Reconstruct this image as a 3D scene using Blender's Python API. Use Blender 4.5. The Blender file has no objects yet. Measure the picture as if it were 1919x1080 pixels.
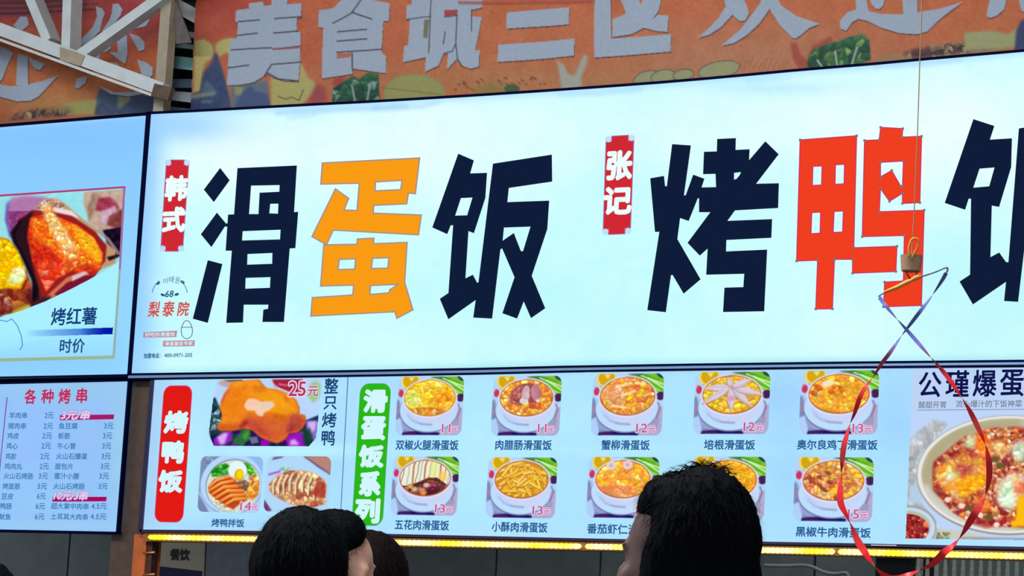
import bpy, bmesh, math, random
import numpy as np
from mathutils import Vector, Matrix
from mathutils.geometry import tessellate_polygon
random.seed(7); rng = np.random.default_rng(7)
SC = bpy.context.scene; COL = SC.collection

# ------------------------------------------------------------------ camera
FW, FH, F = 1919.0, 1080.0, 5200.0
CX, CY = FW / 2, FH / 2
CAM = np.array([0.0, 0.0, 1.4])
_H = np.array([-8500 - CX, 790 - CY, F]); _V = np.array([3000 - CX, -35000 - CY, F])   # vanishing points of the wall
_X = -_H / np.linalg.norm(_H)
_Z = _V - _X * (_V @ _X); _Z /= np.linalg.norm(_Z)
_Y = np.cross(_Z, _X)
R = np.array([_X, _Y, _Z])            # camera (right, down, forward) -> world
cam = bpy.data.cameras.new('camera'); cam.sensor_width = 36.0; cam.lens = F * 36.0 / FW
cam.clip_start = 0.05; cam.clip_end = 200
co = bpy.data.objects.new('camera', cam); COL.objects.link(co)
rt, dn, fw = R @ [1, 0, 0], R @ [0, 1, 0], R @ [0, 0, 1]
co.matrix_world = Matrix(((rt[0], -dn[0], -fw[0], CAM[0]), (rt[1], -dn[1], -fw[1], CAM[1]), (rt[2], -dn[2], -fw[2], CAM[2]), (0, 0, 0, 1)))
SC.camera = co

# ------------------------------------------------------------------ world, added fill lights, exposure
SC.view_settings.view_transform = 'Standard'; SC.view_settings.look = 'None'
SC.view_settings.exposure = 0; SC.view_settings.gamma = 1; SC.view_settings.use_curve_mapping = False
wd = bpy.data.worlds.new('world'); SC.world = wd; wd.use_nodes = True
wd.node_tree.nodes['Background'].inputs[0].default_value = (0.80, 0.90, 1.0, 1)
wd.node_tree.nodes['Background'].inputs[1].default_value = 0.80
def area(name, loc, rot, sx, sy, power, col):
    l = bpy.data.lights.new(name, 'AREA'); l.shape = 'RECTANGLE'; l.size = sx; l.size_y = sy; l.energy = power; l.color = col
    o = bpy.data.objects.new(name, l); COL.objects.link(o); o.location = loc; o.rotation_euler = rot
    return o
area('hall_fill', (-4.0, 4.0, 5.7), (math.radians(25), 0, 0), 6.0, 0.5, 480, (0.92, 0.96, 1.0))  # unseen fill light, added to lift the banner
area('hall_fill.001', (-10.0, 5.0, 5.7), (math.radians(25), 0, 0), 6.0, 0.5, 170, (0.92, 0.96, 1.0))  # second, weaker fill out of view, added for the left side

area('stall_fill', (-4.2, 11.6, 3.9), (0, 0, 0), 4.0, 0.3, 30, (0.95, 1.0, 0.95))  # added fill behind the signs, brightens the back wall

# ------------------------------------------------------------------ geometry helpers
def ray(px, py):
    px = np.asarray(px, float); py = np.asarray(py, float)
    d = np.stack([(px - CX) / F, (py - CY) / F, np.ones_like(px)], -1)
    return d @ R.T
def P(px, py, Y):                     # where the wall plane y = Y is seen at a pixel
    d = ray(px, py); return CAM + d * ((Y - CAM[1]) / d[..., 1])[..., None]
def W(px, py, depth): return CAM + ray(px, py) * depth
def sc_at(px, py, Y):                 # metres per pixel along x and along z
    a, b = P(px - 5, py, Y), P(px + 5, py, Y); c, d = P(px, py - 5, Y), P(px, py + 5, Y)
    return (b[0] - a[0]) / 10, (c[2] - d[2]) / 10
def lin(c):
    c = np.asarray(c, float); return np.where(c <= 0.04045, c / 12.92, ((np.maximum(c, 0) + 0.055) / 1.055) ** 2.4)
def rgb(c): return lin(np.array(c[:3], float) / 255)

_m = {}
def E(c, s=1.0):
    k = ('E', tuple(c), s)
    if k not in _m:
        m = bpy.data.materials.new('backlit_print'); m.use_nodes = True; nt = m.node_tree; nt.nodes.clear()
        e = nt.nodes.new('ShaderNodeEmission'); o = nt.nodes.new('ShaderNodeOutputMaterial')
        e.inputs[0].default_value = (*rgb(c), 1); e.inputs[1].default_value = s
        nt.links.new(e.outputs[0], o.inputs[0]); _m[k] = m
    return _m[k]
def EV():
    if 'EV' not in _m:
        m = bpy.data.materials.new('backlit_picture'); m.use_nodes = True; nt = m.node_tree; nt.nodes.clear()
        e = nt.nodes.new('ShaderNodeEmission'); o = nt.nodes.new('ShaderNodeOutputMaterial'); a = nt.nodes.new('ShaderNodeAttribute')
        a.attribute_name = 'Col'; nt.links.new(a.outputs['Color'], e.inputs[0]); nt.links.new(e.outputs[0], o.inputs[0]); _m['EV'] = m
    return _m['EV']
def D(name, c, rough=0.6, metal=0.0, noise=0.0, nscale=20.0, bump=0.0, spec=0.5, attr=False):
    k = (name, tuple(c), rough, metal, noise, attr)
    if k in _m: return _m[k]
    m = bpy.data.materials.new(name); m.use_nodes = True; nt = m.node_tree; b = nt.nodes['Principled BSDF']
    b.inputs['Base Color'].default_value = (*rgb(c), 1); b.inputs['Roughness'].default_value = rough; b.inputs['Metallic'].default_value = metal
    b.inputs['Specular IOR Level'].default_value = spec
    src = None
    if attr:
        a = nt.nodes.new('ShaderNodeAttribute'); a.attribute_name = 'Col'; src = a.outputs['Color']; nt.links.new(src, b.inputs['Base Color'])
    if noise or bump:
        t = nt.nodes.new('ShaderNodeTexCoord'); n = nt.nodes.new('ShaderNodeTexNoise'); n.inputs['Scale'].default_value = nscale; n.inputs['Detail'].default_value = 6
        nt.links.new(t.outputs['Object'], n.inputs['Vector'])
        if noise:
            mx = nt.nodes.new('ShaderNodeMix'); mx.data_type = 'RGBA'; mx.blend_type = 'MULTIPLY'
            rp = nt.nodes.new('ShaderNodeValToRGB'); rp.color_ramp.elements[0].position = 0.3; rp.color_ramp.elements[1].position = 0.7
            rp.color_ramp.elements[0].color = (1 - noise,) * 3 + (1,); rp.color_ramp.elements[1].color = (1, 1, 1, 1)
            nt.links.new(n.outputs[0], rp.inputs[0]); mx.inputs[0].default_value = 1.0
            if src: nt.links.new(src, mx.inputs[6])
            else: mx.inputs[6].default_value = (*rgb(c), 1)
            nt.links.new(rp.outputs[0], mx.inputs[7]); nt.links.new(mx.outputs[2], b.inputs['Base Color'])
        if bump:
            bp = nt.nodes.new('ShaderNodeBump'); bp.inputs['Strength'].default_value = bump; bp.inputs['Distance'].default_value = 0.01
            nt.links.new(n.outputs[0], bp.inputs['Height']); nt.links.new(bp.outputs[0], b.inputs['Normal'])
    _m[k] = m; return m

def tag(o, label, cat, group=None, kind=None):
    o['label'] = label
    if cat: o['category'] = cat
    if group: o['group'] = group
    if kind: o['kind'] = kind
    return o
def root(name, loc, label, cat, group=None):
    o = bpy.data.objects.new(name, None); COL.objects.link(o); o.location = [float(v) for v in loc]; o.empty_display_size = 0.05
    return tag(o, label, cat, group)
def wloc(o):
    v = Vector((0, 0, 0))
    while o is not None: v = v + o.location; o = o.parent
    return v
def link(name, verts, faces, mat, parent=None, cols=None, smooth=False):
    verts = np.asarray(verts, float).reshape(-1, 3)
    c = (verts.min(0) + verts.max(0)) / 2
    me = bpy.data.meshes.new(name)
    if isinstance(faces, np.ndarray):
        n = len(faces); k = faces.shape[1]
        me.vertices.add(len(verts)); me.vertices.foreach_set('co', (verts - c).ravel())
        me.loops.add(n * k); me.loops.foreach_set('vertex_index', faces.ravel().astype(np.int32))
        me.polygons.add(n); me.polygons.foreach_set('loop_start', np.arange(0, n * k, k, dtype=np.int32))
        me.update(calc_edges=True)
    else:
        me.from_pydata([tuple(v) for v in (verts - c)], [], faces)
    if smooth: me.polygons.foreach_set('use_smooth', [True] * len(me.polygons))
    if cols is not None:
        a = me.color_attributes.new('Col', 'FLOAT_COLOR', 'POINT')
        cc = np.ones((len(verts), 4)); cc[:, :3] = cols; a.data.foreach_set('color', cc.ravel())
    me.materials.append(mat)
    o = bpy.data.objects.new(name, me); COL.objects.link(o)
    if parent is not None:
        o.parent = parent; o.location = Vector(c) - wloc(parent)
    else: o.location = Vector(c)
    return o
def poly3(outers, Y, thick):
    """outers: list of (outer_px, [holes_px]); a plate whose face lies on plane Y and goes back by thick"""
    V, Fc = [], []
    for outer, holes in outers:
        loops = [outer] + list(holes)
        pts = [p for l in loops for p in l]
        A = P([p[0] for p in pts], [p[1] for p in pts], Y)
        tr = tessellate_polygon([[Vector((p[0], -p[1], 0)) for p in l] for l in loops])
        b = len(V); n = len(pts)
        V += [tuple(a) for a in A]
        Bk = A + np.array([0, thick, 0]); V += [tuple(a) for a in Bk]
        for t in tr:
            a0, a1, a2 = A[t[0]], A[t[1]], A[t[2]]
            nn = np.cross(a1 - a0, a2 - a0)
            t = list(t)
            if nn[1] > 0: t = t[::-1]
            Fc.append([b + i for i in t]); Fc.append([b + n + i for i in t[::-1]])
        s = 0
        for l in loops:
            m = len(l)
            for i in range(m):
                j = (i + 1) % m; Fc.append([b + s + i, b + s + j, b + n + s + j, b + n + s + i])
            s += m
    return V, Fc
def plate(name, outers, Y, thick, mat, parent=None):
    V, Fc = poly3(outers, Y, thick); return link(name, V, Fc, mat, parent)
def boxw(name, lo, hi, mat, parent=None):
    x0, y0, z0 = lo; x1, y1, z1 = hi
    V = [(x0, y0, z0), (x1, y0, z0), (x1, y1, z0), (x0, y1, z0), (x0, y0, z1), (x1, y0, z1), (x1, y1, z1), (x0, y1, z1)]
    return link(name, V, [[0, 3, 2, 1], [4, 5, 6, 7], [0, 1, 5, 4], [1, 2, 6, 5], [2, 3, 7, 6], [3, 0, 4, 7]], mat, parent)
def tube_v(pts, rad, n=8, cap=True):
    pts = [Vector(p) for p in pts]; V, Fc = [], []
    if not hasattr(rad, '__len__'): rad = [rad] * len(pts)
    up = None
    for i, p in enumerate(pts):
        t = (pts[min(i + 1, len(pts) - 1)] - pts[max(i - 1, 0)]).normalized()
        if up is None: up = Vector((0, 0, 1)) if abs(t.z) < 0.9 else Vector((1, 0, 0))
        s = t.cross(up).normalized(); up = s.cross(t).normalized()
        for k in range(n):
            a = 2 * math.pi * k / n; V.append(p + (s * math.cos(a) + up * math.sin(a)) * rad[i])
    for i in range(len(pts) - 1):
        for k in range(n):
            Fc.append([i * n + k, i * n + (k + 1) % n, (i + 1) * n + (k + 1) % n, (i + 1) * n + k])
    if cap: Fc.append(list(range(n))[::-1]); Fc.append([(len(pts) - 1) * n + k for k in range(n)])
    return [tuple(v) for v in V], Fc
def tube(name, pts, rad, mat, parent=None, n=8): V, Fc = tube_v(pts, rad, n); return link(name, V, Fc, mat, parent, smooth=True)
def smoothpath(pts, k=8):
    pts = np.array(pts, float); out = []
    for i in range(len(pts) - 1):
        p0, p1, p2, p3 = pts[max(i - 1, 0)], pts[i], pts[i + 1], pts[min(i + 2, len(pts) - 1)]
        for j in range(k):
            t = j / k; out.append(0.5 * ((2 * p1) + (-p0 + p2) * t + (2 * p0 - 5 * p1 + 4 * p2 - p3) * t * t + (-p0 + 3 * p1 - 3 * p2 + p3) * t ** 3))
    out.append(pts[-1]); return np.array(out)

# ------------------------------------------------------------------ flat printed pictures: painted on a small grid of coloured points
class CV:
    def __init__(s, x0, y0, x1, y1, k, col):
        s.x0, s.y0, s.k = x0, y0, k
        s.w = int(round((x1 - x0) * k)) + 1; s.h = int(round((y1 - y0) * k)) + 1
        s.a = np.empty((s.h, s.w, 3)); s.a[:] = np.array(col) / 255
        yy, xx = np.mgrid[0:s.h, 0:s.w]; s.X = x0 + xx / k; s.Y = y0 + yy / k
    def put(s, m, col, al=1.0):
        m = (m * al)[..., None]; col = np.asarray(col, float)
        s.a = s.a * (1 - m) + (col / 255) * m
    def m_ell(s, cx, cy, rx, ry, rot=0, soft=None):
        c, n = math.cos(rot), math.sin(rot); dx, dy = s.X - cx, s.Y - cy
        u, v = (dx * c + dy * n) / rx, (-dx * n + dy * c) / ry
        d = np.sqrt(u * u + v * v) - 1; w = (soft or 1 / s.k) / min(rx, ry)
        return np.clip(0.5 - d / w, 0, 1)
    def m_seg(s, pts, width, soft=None):
        best = np.full(s.X.shape, 1e9); w = soft or 1 / s.k
        ww = width if hasattr(width, '__len__') else [width] * len(pts)
        for i in range(len(pts) - 1):
            (ax, ay), (bx, by) = pts[i], pts[i + 1]; L = (bx - ax) ** 2 + (by - ay) ** 2 + 1e-9
            t = np.clip(((s.X - ax) * (bx - ax) + (s.Y - ay) * (by - ay)) / L, 0, 1)
            d = np.hypot(s.X - ax - t * (bx - ax), s.Y - ay - t * (by - ay)) - (ww[i] * (1 - t) + ww[i + 1] * t) / 2
            best = np.minimum(best, d)
        return np.clip(0.5 - best / w, 0, 1)
    def m_poly(s, pts, soft=0):
        xs = [p[0] for p in pts]; ys = [p[1] for p in pts]
        j0 = max(int((min(xs) - s.x0) * s.k) - 2, 0); j1 = min(int((max(xs) - s.x0) * s.k) + 3, s.w)
        i0 = max(int((min(ys) - s.y0) * s.k) - 2, 0); i1 = min(int((max(ys) - s.y0) * s.k) + 3, s.h)
        m = np.zeros(s.X.shape)
        if j1 <= j0 or i1 <= i0: return m
        X, Y = s.X[i0:i1, j0:j1], s.Y[i0:i1, j0:j1]; acc = np.zeros(X.shape); q = 0.25 / s.k
        for ox in (-q, q):
            for oy in (-q, q):
                ins = np.zeros(X.shape, bool); x, y = X + ox, Y + oy; n = len(pts)
                for i in range(n):
                    (ax, ay), (bx, by) = pts[i], pts[(i + 1) % n]
                    if ay == by: continue
                    c = (ay > y) != (by > y); ins ^= c & (x < (bx - ax) * (y - ay) / (by - ay) + ax)
                acc += ins
        m[i0:i1, j0:j1] = acc / 4
        if soft: m = blur(m, soft * s.k)
        return m
    def ell(s, cx, cy, rx, ry, col, rot=0, al=1, soft=None): s.put(s.m_ell(cx, cy, rx, ry, rot, soft), col, al)
    def seg(s, pts, w, col, al=1, soft=None): s.put(s.m_seg(pts, w, soft), col, al)
    def poly(s, pts, col, al=1, soft=0): s.put(s.m_poly(pts, soft), col, al)
    def noise(s, cell, amt, mask=None, seed=0, tint=(1, 1, 1)):
        n = vnoise(s.h, s.w, cell * s.k, seed)[..., None] * amt * np.array(tint)
        if mask is not None: n = n * mask[..., None]
        s.a = np.clip(s.a + n, 0, 1.3)
    def chunks(s, mask, n, pal, edge, seed=1, ax=1.0, rot=0.0, ew=0.35, shade=0.35, es=0.55):
        r = np.random.default_rng(seed); ys, xs = np.nonzero(mask > 0.01)
        if len(ys) == 0: return
        X, Y = s.X[ys, xs], s.Y[ys, xs]; i = r.integers(0, len(ys), n); sx, sy = X[i] + r.normal(0, 1, n), Y[i] + r.normal(0, 1, n)
        q0 = math.sqrt(len(X) / n); wp = max(q0 * 1.6, 3)
        nx, ny = vnoise(s.h, s.w, wp, seed + 500)[ys, xs], vnoise(s.h, s.w, wp, seed + 900)[ys, xs]; X = X + nx * q0 * .75 / s.k; Y = Y + ny * q0 * .75 / s.k
        th = rot + r.normal(0, 0.9 if ax > 1 else 0, n); c, q = np.cos(th), np.sin(th)
        pal = np.array(pal, float) / 255; pc = pal[r.integers(0, len(pal), n)] * r.uniform(0.88, 1.1, (n, 1))
        A = np.full(len(X), 1e9); B = A.copy(); I = np.zeros(len(X), int)
        for j in range(n):
            dx, dy = X - sx[j], Y - sy[j]; u, v = (dx * c[j] + dy * q[j]) / ax, (-dx * q[j] + dy * c[j])
            d = np.hypot(u, v); nb = d < A; B = np.where(nb, A, np.minimum(B, d)); I = np.where(nb, j, I); A = np.minimum(A, d)
        cell = math.sqrt(len(X) / n) / s.k
        e = np.clip((B - A) / (cell * ew), 0, 1)[:, None]
        dv = (Y - sy[I]) / cell
        col = pc[I] * (1 + shade * 0.5 - shade * np.clip(dv + 0.4, -0.2, 1.2))[:, None]
        col = col * e + (np.array(edge) / 255) * (1 - e) * es + pc[I] * (1 - e) * (1 - es)
        m = mask[ys, xs][:, None]; s.a[ys, xs] = s.a[ys, xs] * (1 - m) + col * m
    def soften(s, a=0.75):
        p = np.pad(s.a, ((1, 1), (1, 1), (0, 0)), 'edge'); b = sum(p[i:i + s.h, j:j + s.w] * (1, 2, 1)[i] * (1, 2, 1)[j] for i in range(3) for j in range(3)) / 16
        s.a = s.a * (1 - a) + b * a
    def sample(s, px, py):
        u = np.clip((px - s.x0) * s.k, 0, s.w - 1.001); v = np.clip((py - s.y0) * s.k, 0, s.h - 1.001)
        j, i = u.astype(int), v.astype(int); fu, fv = (u - j)[..., None], (v - i)[..., None]
        return (s.a[i, j] * (1 - fu) + s.a[i, j + 1] * fu) * (1 - fv) + (s.a[i + 1, j] * (1 - fu) + s.a[i + 1, j + 1] * fu) * fv
def blur(m, r):
    n = max(int(round(r)), 0)
    for _ in range(2):
        if n < 1: break
        p = np.pad(m, ((n, n), (0, 0)), 'edge'); c = np.cumsum(np.vstack([np.zeros((1, p.shape[1])), p]), 0); m = (c[2 * n + 1:] - c[:-2 * n - 1]) / (2 * n + 1)
        p = np.pad(m, ((0, 0), (n, n)), 'edge'); c = np.cumsum(np.hstack([np.zeros((p.shape[0], 1)), p]), 1); m = (c[:, 2 * n + 1:] - c[:, :-2 * n - 1]) / (2 * n + 1)
    return m
def vnoise(h, w, cell, seed):
    r = np.random.default_rng(seed); out = np.zeros((h, w)); amp = 1
    for o in range(3):
        c = max(cell / 2 ** o, 1); gh, gw = int(h / c) + 3, int(w / c) + 3; g = r.uniform(-1, 1, (gh, gw))
        y, x = np.arange(h) / c, np.arange(w) / c; i, j = y.astype(int), x.astype(int); fy, fx = (y - i)[:, None], (x - j)[None, :]
        fy = fy * fy * (3 - 2 * fy); fx = fx * fx * (3 - 2 * fx)
        out += amp * ((g[i][:, j] * (1 - fx) + g[i][:, j + 1] * fx) * (1 - fy) + (g[i + 1][:, j] * (1 - fx) + g[i + 1][:, j + 1] * fx) * fy); amp *= 0.5
    return out / 1.75
def grid_faces(h, w, keep=None):
    i, j = np.mgrid[0:h - 1, 0:w - 1]; a = (i * w + j).ravel()
    f = np.stack([a, a + w, a + w + 1, a + 1], 1)
    if keep is not None: f = f[keep.ravel()]
    return f
def compact(V, f, C):
    u, inv = np.unique(f, return_inverse=True); return V[u], inv.reshape(f.shape), C[u]
def print_px(name, cv, Y, parent, keep_poly=None, mat=None):      # a picture whose canvas is laid out on plane Y
    if name != 'card': cv.soften()
    V = P(cv.X.ravel(), cv.Y.ravel(), Y); keep = None
    if keep_poly is not None: keep = cv.m_poly(keep_poly)[:-1, :-1] > 0.5
    f = grid_faces(cv.h, cv.w, keep); V, f, C = compact(V, f, lin(np.clip(cv.a, 0, 1.2)).reshape(-1, 3))
    return link(name, V, f, mat or EV(), parent, cols=C)
def rectframe(cx, cy, w, h, Y):
    c = P(cx, cy, Y); mx, mz = sc_at(cx, cy, Y); return c, w * mx / 2, h * mz / 2
def print_card(name, cv, cx, cy, w, h, Y, parent, corner=0.13, cuts=None):
    cv.soften(); c, hx, hz = rectframe(cx, cy, w, h, Y); jj, ii = np.meshgrid(np.linspace(-1, 1, cv.w), np.linspace(1, -1, cv.h))
    V = np.stack([c[0] + jj * hx, np.full(jj.shape, Y), c[2] + ii * hz], -1).reshape(-1, 3)
    fx = (jj[:-1, :-1] + jj[1:, 1:]) / 2 * hx; fz = (ii[:-1, :-1] + ii[1:, 1:]) / 2 * hz; r = corner * 2 * hz
    qx, qz = np.maximum(np.abs(fx) - (hx - r), 0), np.maximum(np.abs(fz) - (hz - r), 0); keep = np.hypot(qx, qz) < r
    if cuts is not None: keep = cv.m_poly(cuts)[:-1, :-1] > 0.5
    f = grid_faces(cv.h, cv.w, keep); V, f, C = compact(V, f, lin(np.clip(cv.a, 0, 1.2)).reshape(-1, 3))
    return link(name, V, f, EV(), parent, cols=C)

# ------------------------------------------------------------------ lettering (Blender's own built-in font, turned into plates)
_tc = {}
def glyphs(s):
    if s not in _tc:
        c = bpy.data.curves.new('t', 'FONT'); c.body = s; c.size = 1; c.resolution_u = 2
        o = bpy.data.objects.new('t', c); COL.objects.link(o); dg = bpy.context.evaluated_depsgraph_get(); dg.update()
        me = bpy.data.meshes.new_from_object(o.evaluated_get(dg)); v = np.zeros(len(me.vertices) * 3); me.vertices.foreach_get('co', v)
        f = [list(p.vertices) for p in me.polygons]
        bpy.data.objects.remove(o); bpy.data.curves.remove(c); bpy.data.meshes.remove(me)
        _tc[s] = (v.reshape(-1, 3)[:, :2], f)
    return _tc[s]
def text_v(s, cx, cy, w, h, Y, bold=0.0, rot=0.0, shear=0.0, n=8):
    v, f = glyphs(s); lo, hi = v.min(0), v.max(0); em = max((hi[1] - lo[1]), 0.05)
    c, hx, hz = rectframe(cx, cy, w, h, Y)
    q = (v - (lo + hi) / 2) / ((hi - lo) / 2); q = q * [hx, hz]
    q[:, 0] += shear * q[:, 1]
    if rot: q = q @ np.array([[math.cos(rot), math.sin(rot)], [-math.sin(rot), math.cos(rot)]])
    V, Fc = [], []; offs = [(0, 0)]
    if bold: offs += [(math.cos(a) * bold * hz * 2, math.sin(a) * bold * hz * 2) for a in np.arange(n) * 2 * math.pi / n]
    for i, (ox, oz) in enumerate(offs):
        b = len(V)
        V += [(c[0] + x + ox, Y - 0.00002 * i, c[2] + z + oz) for x, z in q]; Fc += [[b + k for k in t] for t in f]
    return V, Fc
def join(parts):
    V, Fc = [], []
    for v, f in parts: b = len(V); V += list(v); Fc += [[b + k for k in t] for t in f]
    return V, Fc
def text(name, items, Y, mat, parent, bold=0.0, shear=0.0, n=8):
    """items: (string, cx, cy, w, h[, rot])"""
    V, Fc = join([text_v(i[0], *i[1:5], Y, bold, i[5] if len(i) > 5 else 0, shear, n) for i in items])
    o = link(name, V, Fc, mat, parent)
    if sum(len(i[0]) for i in items) > 1: o['kind'] = 'stuff'
    return o
def chars(items, Y, mat, parent, bold=0.0, shear=0.0, n=8):
    """each character a part of its own"""
    for i in items: text('character', [i], Y, mat, parent, bold, shear, n)
def tr(ox, oy, s, pts): return [(ox + x / s, oy + y / s) for x, y in pts]
def outline_px(loops, w):
    """thin border strokes along polygons, w pixels wide"""
    out = []
    for l in loops:
        n = len(l)
        for i in range(n):
            (ax, ay), (bx, by) = l[i], l[(i + 1) % n]; L = math.hypot(bx - ax, by - ay)
            if L < 0.5: continue
            tx, ty = (bx - ax) / L * w / 2, (by - ay) / L * w / 2
            out.append(([(ax - tx - ty, ay - ty + tx), (bx + tx - ty, by + ty + tx), (bx + tx + ty, by + ty - tx), (ax - tx + ty, ay - ty - tx)], []))
    return out
def rr(cx, cy, w, h, r, Y, n=6):
    """rounded rectangle as world points on plane Y"""
    c, hx, hz = rectframe(cx, cy, w, h, Y); mx = sc_at(cx, cy, Y)[1] * r; pts = []
    for sx, sz, a0 in ((1, 1, 0), (-1, 1, 90), (-1, -1, 180), (1, -1, 270)):
        for k in range(n + 1):
            a = math.radians(a0 + 90 * k / n); pts.append((c[0] + sx * (hx - mx) + math.cos(a) * mx, Y, c[2] + sz * (hz - mx) + math.sin(a) * mx))
    return pts
def rrplate(name, cx, cy, w, h, r, Y, thick, mat, parent):
    a = rr(cx, cy, w, h, r, Y); n = len(a); V = a + [(x, y + thick, z) for x, y, z in a]
    Fc = [list(range(n))[::-1], [n + i for i in range(n)]] + [[i, (i + 1) % n, n + (i + 1) % n, n + i] for i in range(n)]
    return link(name, V, Fc, mat, parent)

# ================================================================== SETTING
YS, YM, YL, YB, YT, YW = 10.40, 10.41, 10.41, 10.98, 10.74, 12.6
m_floor = D('grey_concrete', (95, 92, 90), 0.8, noise=0.35, nscale=3, bump=0.3)
m_roof = D('roof_sheet', (70, 74, 78), 0.6, noise=0.2, nscale=2)
m_wall = D('stall_wall_paint', (118, 130, 132), 0.55, noise=0.3, nscale=6, bump=0.1)
m_joint = D('wall_joint', (30, 34, 36), 0.8)
o = boxw('floor', (-22, -3, -0.2), (8, 14, 0), m_floor); o['kind'] = 'structure'
o = boxw('ceiling', (-22, -3, 6.0), (8, 14, 6.1), m_roof); o['kind'] = 'structure'
wb = boxw('wall_back', (-22, YW + 0.04, 0), (8, YW + 0.2, 6.0), m_joint); wb['kind'] = 'structure'
xs_px = [-900, -740, -590, -440, -300, -160, -20, 128, 272, 388, 560, 742, 930, 1125, 1326, 1527, 1740, 1960, 2190, 2430, 2680, 2940]
xw = [float(P(x, 1050, YW)[0]) for x in xs_px]
for i in range(len(xw) - 1):
    for z0, z1 in ((0.9, 1.9), (1.91, 3.3)):
        boxw('panel', (xw[i] + 0.006, YW, z0), (xw[i + 1] - 0.006, YW + 0.05, z1 - 0.006), m_wall, wb)
# timber header the signs hang on
m_hdr = D('dark_timber', (30, 28, 34), 0.7, noise=0.3, nscale=8)
zt, zb = float(P(1000, 180, YS)[2]), float(P(1000, 1004, YS)[2])
o = boxw('trim_1', (float(P(-400, 600, YS)[0]), YS + 0.17, zb + 0.02), (float(P(2150, 600, YS)[0]), YS + 0.25, zt - 0.08), m_hdr); o['kind'] = 'structure'

# brown pillar between the two boards
m_brown = D('brown_laminate', (84, 60, 46), 0.55, noise=0.35, nscale=30, bump=0.15)
xa, xb = float(P(234, 850, 10.50)[0]), float(P(283, 850, 10.50)[0])
pl = boxw('pillar', (xa, 10.445, 0), (xb + 0.02, 10.56, float(P(260, 705, 10.445)[2])), m_brown); pl['kind'] = 'structure'
o = boxw('pillar', (float(P(2150, 850, 10.5)[0]), 10.445, 0), (float(P(2150, 850, 10.5)[0]) + .14, 10.70, 6.0), m_brown); o['kind'] = 'structure'
o = boxw('pillar', (float(P(-260, 850, 10.5)[0]), 10.445, 0), (float(P(-260, 850, 10.5)[0]) + .14, 10.70, 6.0), m_brown); o['kind'] = 'structure'
m_glow_jamb = D('jamb_wood_led_glow', (206, 98, 30), 0.5, noise=0.3, nscale=14)  # orange glow of the LED strip painted into the brown post's colour
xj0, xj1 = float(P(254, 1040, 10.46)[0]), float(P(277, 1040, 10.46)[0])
jb = boxw('door_jamb', (xj0, 10.44, 0), (xj1, 10.56, float(P(270, 1002, 10.44)[2])), m_glow_jamb)
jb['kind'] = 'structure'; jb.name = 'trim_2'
boxw('channel', (xj1, 10.45, 0), (xj1 + 0.03, 10.5, float(P(283, 1012, 10.45)[2])), D('rusty_steel', (70, 30, 14), 0.6, noise=0.4, nscale=40), jb)
for pz in (1038, 1079):
    q = P(280, pz, 10.45); tube('hinge', [(q[0] - .03, 10.445, q[2]), (q[0] + .035, 10.445, q[2] + .006)], 0.007, D('steel_screw', (190, 130, 90), .35, .8), jb)

# ================================================================== MAIN LIGHTBOX
TOP = [(277, 213), (400, 207), (560, 198), (700, 191), (800, 185), (960, 175), (1120, 164), (1280, 152), (1400, 141), (1500, 131.5), (1620, 122), (1760, 109), (1919, 95.5), (2120, 77)]
BOT = [(242, 700.5), (640, 694.5), (900, 690), (1060, 686), (1300, 682), (1560, 678.5), (1919, 675), (2110, 672.5)]
def lerp(c, x): return np.interp(x, [p[0] for p in c], [p[1] for p in c])
def band(c0, off0, off1, x0, x1, n=24):
    xs = np.linspace(x0, x1, n); a = [(x, float(lerp(c0, x)) + off0) for x in xs]; b = [(x, float(lerp(c0, x)) + off1) for x in xs[::-1]]
    return a + b
def sign_grid(name, cv, tl, tr_, bl, br, top, bot, nu, nv, Y, parent, thick=0):
    u = np.linspace(0, 1, nu)[None, :]; v = np.linspace(0, 1, nv)[:, None]
    xt = tl + (tr_ - tl) * u; xb_ = bl + (br - bl) * u; yt = lerp(top, xt); yb = lerp(bot, xb_)
    X = xt * (1 - v) + xb_ * v; Yp = yt * (1 - v) + yb * v
    V = P(X.ravel(), Yp.ravel(), Y); C = lin(np.clip(cv.sample(X.ravel(), Yp.ravel()), 0, 1.3))
    return link(name, V, grid_faces(nv, nu), EV(), parent, cols=C)
m_navy = D('navy_aluminium', (6, 10, 46), 0.8, 0.0, spec=.02)
m_alu = D('pale_aluminium', (120, 150, 190), 0.35, 0.6)

def blobs(cv, L):
    for cx, cy, rx, ry, col, al in L:
        d = ((cv.X - cx) / rx) ** 2 + ((cv.Y - cy) / ry) ** 2; cv.put(np.exp(-d), col, al)

sg = root('lightbox_sign', P(1000, 690, YS), 'long glowing white lightbox sign with huge navy, orange and red characters', 'sign')
cv = CV(220, 60, 2130, 720, 0.25, (206, 254, 255))
topd = cv.Y - lerp(TOP, cv.X); botd = lerp(BOT, cv.X) - cv.Y; ld = cv.X - (280 - 38 * (cv.Y - 213) / 487)
blobs(cv, [(700, 300, 380, 90, (236, 255, 255), .85), (450, 300, 160, 70, (240, 255, 255), .6), (830, 240, 200, 60, (240, 255, 255), .5), (1180, 330, 120, 200, (196, 252, 255), .6), (1480, 230, 300, 70, (235, 255, 255), .8),
           (1760, 260, 200, 120, (242, 255, 255), .9), (1260, 260, 260, 60, (226, 255, 255), .6), (1000, 560, 300, 120, (190, 250, 253), .7), (1600, 620, 260, 90, (222, 255, 255), .6), (1860, 560, 180, 120, (190, 248, 252), .7),
           (700, 640, 300, 50, (214, 255, 255), .6), (560, 470, 90, 160, (196, 250, 255), .5), (1180, 620, 200, 60, (196, 250, 253), .5), (350, 560, 100, 120, (188, 248, 255), .5)])
cv.put(np.exp(-(topd / 10.) ** 2), (176, 224, 255), .75)
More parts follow.
